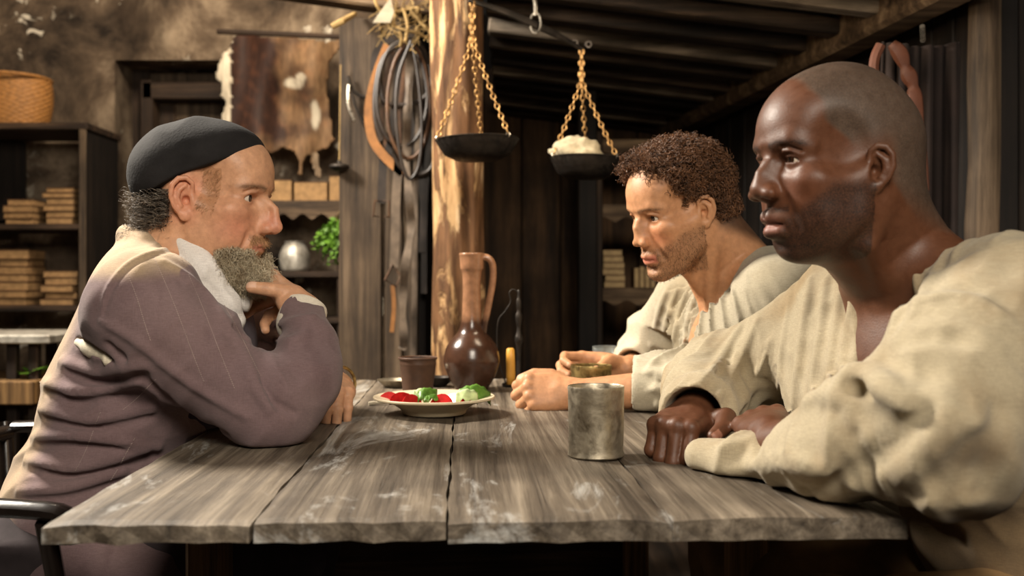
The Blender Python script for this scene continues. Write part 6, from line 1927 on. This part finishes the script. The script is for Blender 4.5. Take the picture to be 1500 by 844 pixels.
    grow(side > .5, 1100, 24, (.02, 0, .02), (-.10, 0, -.9), .10, .25, .006, .012, .00018, M['hair_side'], 'sideburns', (.0016, .8), 6)
    for sd_ in (1, -1): grow((brow > .45) & (y * sd_ > 0), 150, 25, (.04, 0, .03), (-.2, 0, .3), .3, .4, .004, .007, .00018, M['hair_side'], 'eyebrow', (.0006, .5), 4)
    V, Fq = T.mesh(.0034, (-.92, 1.48, .36), (-.20, 2.16, 1.14)); V = relax(V, Fq, 3)
    cl = np.tile(C3(118, 97, 98), (len(V), 1)); v32 = V.astype(np.float32); n1 = vnoise(v32 * 10, 3); n2 = vnoise(v32 * np.array([60, 60, 6], np.float32), 7)
    cl = lerp(cl, C3(140, 118, 116), .5 * sstep(-.2, .8, n1)); cl = lerp(cl, C3(86, 66, 68), .30 * sstep(.2, .8, n2))
    axx = np.interp(V[:, 2], [.4, .62, .78, .90, 1.0, 1.1], [-.715, -.705, -.655, -.625, -.60, -.60])
    bkm = sstep(-.055, -.105, V[:, 0] - axx); yoke = sstep(.995, 1.02, V[:, 2]) * (V[:, 0] < -.50)
    slv = 1 - sstep(.088, .100, _cone(S1 + (E1 - S1) * .06, E1, 0, 0)(v32)) * 1.0
    cl = lerp(cl, C3(178, 154, 122), .85 * np.maximum(bkm, yoke) * (1 - slv * (V[:, 1] < 1.66)))
    mesh_object('coat', V, Fq, M['wool_c'], root, base, cl)
    # stitched stripes on the coat: short pale threads laid on the cloth
    lines = []
    for (a, b) in (((182, 392), (222, 500)), ((224, 375), (300, 560)), ((262, 372), (345, 570)), ((300, 380), (362, 470)), ((318, 430), (388, 560)), ((110, 690), (150, 600)), ((150, 720), (200, 640)), ((180, 600), (230, 555))):
        L_ = math.hypot(b[0] - a[0], b[1] - a[1]); n = int(L_ / 3.2)
        for i in range(n):
            t = i / n; lines.append((a[0] + (b[0] - a[0]) * t + 1.6 * math.sin(t * 5), a[1] + (b[1] - a[1]) * t)); t2 = (i + .55) / n
            lines.append((a[0] + (b[0] - a[0]) * t2 + 1.6 * math.sin(t * 5) + 1.2, a[1] + (b[1] - a[1]) * t2))
    hp_ = T.hit(lines); mb = MB()
    for i in range(0, len(hp_) - 1, 2):
        if hp_[i] is None or hp_[i + 1] is None: continue
        if abs(hp_[i][1] - hp_[i + 1][1]) > .01: continue
        mb.tube([hp_[i], hp_[i + 1]], .00042, n=4)
    o = mb.build('stitching', M['stitch'], root); o['kind'] = 'stuff'
    # waistcoat, neckerchief, cuffs, torn lining
    Wc = Body(); Wc.ell((-.566, 1.80, .88), (.112, .155, .15), None, .03)
    Wc.warp(folds(np.eye(3), (10, 10, 7), .003, 41)); V, Fq = Wc.mesh(.0045, (-.70, 1.62, .70), (-.42, 1.98, 1.06))
    mesh_object('waistcoat', V, Fq, M['waistcoat'], root, base, np.tile(C3(60, 44, 62), (len(V), 1)))
    N = Body()
    kn = P(336, 444, 1.685)
    for o1, rr in ((np.array([0, 0, 0]), .015), (np.array([.008, .006, .010]), .012), (np.array([-.010, -.004, -.014]), .013)):
        N.chain([P(232, 346, 1.79) + o1, P(242, 346, 1.735) + o1, P(262, 356, 1.688) + o1, P(298, 398, 1.668) + o1, kn + o1 * .5], [rr] * 4 + [rr * .8], .004)
        N.chain([P(226, 338, 1.80) + o1, P(258, 372, 1.86) + o1, P(310, 412, 1.85) + o1, kn + np.array([.01, .05, 0])], [rr] * 4, .006)
    N.ell(kn + np.array([0, -.008, -.004]), (.020, .018, .022), None, .008)
    N.chain([kn, kn + np.array([-.010, -.004, -.035]), kn + np.array([-.004, .004, -.075])], [.012, .016, .010], .008)
    N.chain([kn, kn + np.array([.012, .0, -.030]), kn + np.array([.008, .008, -.065])], [.012, .014, .008], .008)
    N.warp(folds(basis(kn - P(243, 346, 1.735)), (46, 46, 5), .0022, 44))
    V, Fq = N.mesh(.0026, (-.72, 1.62, .85), (-.42, 1.94, 1.10)); mesh_object('neckerchief', V, Fq, M['white_cloth'], root, base, np.tile(C3(232, 226, 220), (len(V), 1)))
    K = Body(); K.cone(CU1 - d1 * .012, CU1 + d1 * .014, .0392, .0380, .0); K.cone(CU1 + d1 * .06, CU1 - d1 * .02, .0315, .0295, .001, -1); K.box(CU1 + d1 * .072, (.1, .1, .05), basis(d1).T, 0, .002, -1)
    V, Fq = K.mesh(.0016, CU1 - .07, CU1 + .07); mesh_object('shirt_cuff', V, Fq, M['white_cloth'], root, base, np.tile(C3(226, 216, 198), (len(V), 1)))
    Lg = Body(); h_ = [q for q in T.hit([(114, 503), (128, 508), (146, 518), (162, 530)]) if q is not None]
    Lg.chain([q + np.array([0, .005, 0]) for q in h_], [.010, .012, .012, .008][:len(h_)], .004); Lg.warp(folds(np.eye(3), (40, 20, 20), .003, 45))
    V, Fq = Lg.mesh(.0026, np.min(h_, 0) - .03, np.max(h_, 0) + .03); mesh_object('torn_lining', V, Fq, M['white_cloth'], root, base, np.tile(C3(222, 210, 186), (len(V), 1)))
    MB().torus(W2 + (W2 - E2) * .02 + np.array([.006, -.004, .004]), .034, .0032, (W2 - E2), 36, 8).build('bangle', M['brass'], root, smooth=True)
    # cap
    Cp = Body()
    def E(c, r, k, sign=1, rot=None): Cp.ell(H.w(*c), np.array(r) * H.s, H.R if rot is None else H.R @ rot, k, sign)
    E((-.026, 0, .046), (.106, .084, .086), .02); E((-.054, 0, .028), (.074, .080, .070), .03); E((.010, 0, .088), (.068, .072, .045), .03)
    nrm_l = nrm((-.50, 0, .866)); pt = np.array([.062, 0, .080])
    cc = H.w(*(pt - nrm_l * .2)); Rb = H.R @ np.stack([nrm(np.cross((0, 1, 0), nrm_l)), np.array([0, 1.0, 0]), nrm_l], 1)
    Cp.box(cc, (.4, .4, .2 * H.s), Rb, 0, .004, -1)
    Cp.warp(folds(H.R.T, (14, 14, 20), .0022, 51)); Cp.warp(bump_noise(26, .0012, 52))
    V, Fq = Cp.mesh(.0026, H.o - .2, H.o + .2); mesh_object('cap', V, Fq, M['black_cloth'], root, base)
    legs(root, base, (-.74, 1.67, .562), (-.38, 1.66, .54), (-.42, 1.66, 0), (-.74, 1.87, .562), (-.38, 1.88, .54), (-.42, 1.88, 0), M['breeches_dark'])
    return root
M['stitch'] = plain('pale_thread', srgb(168, 150, 142), .9, bump=0)
M['waistcoat'] = linen('dark_purple_cloth', None, None, 1500)
person_a()
person_b()
person_c()
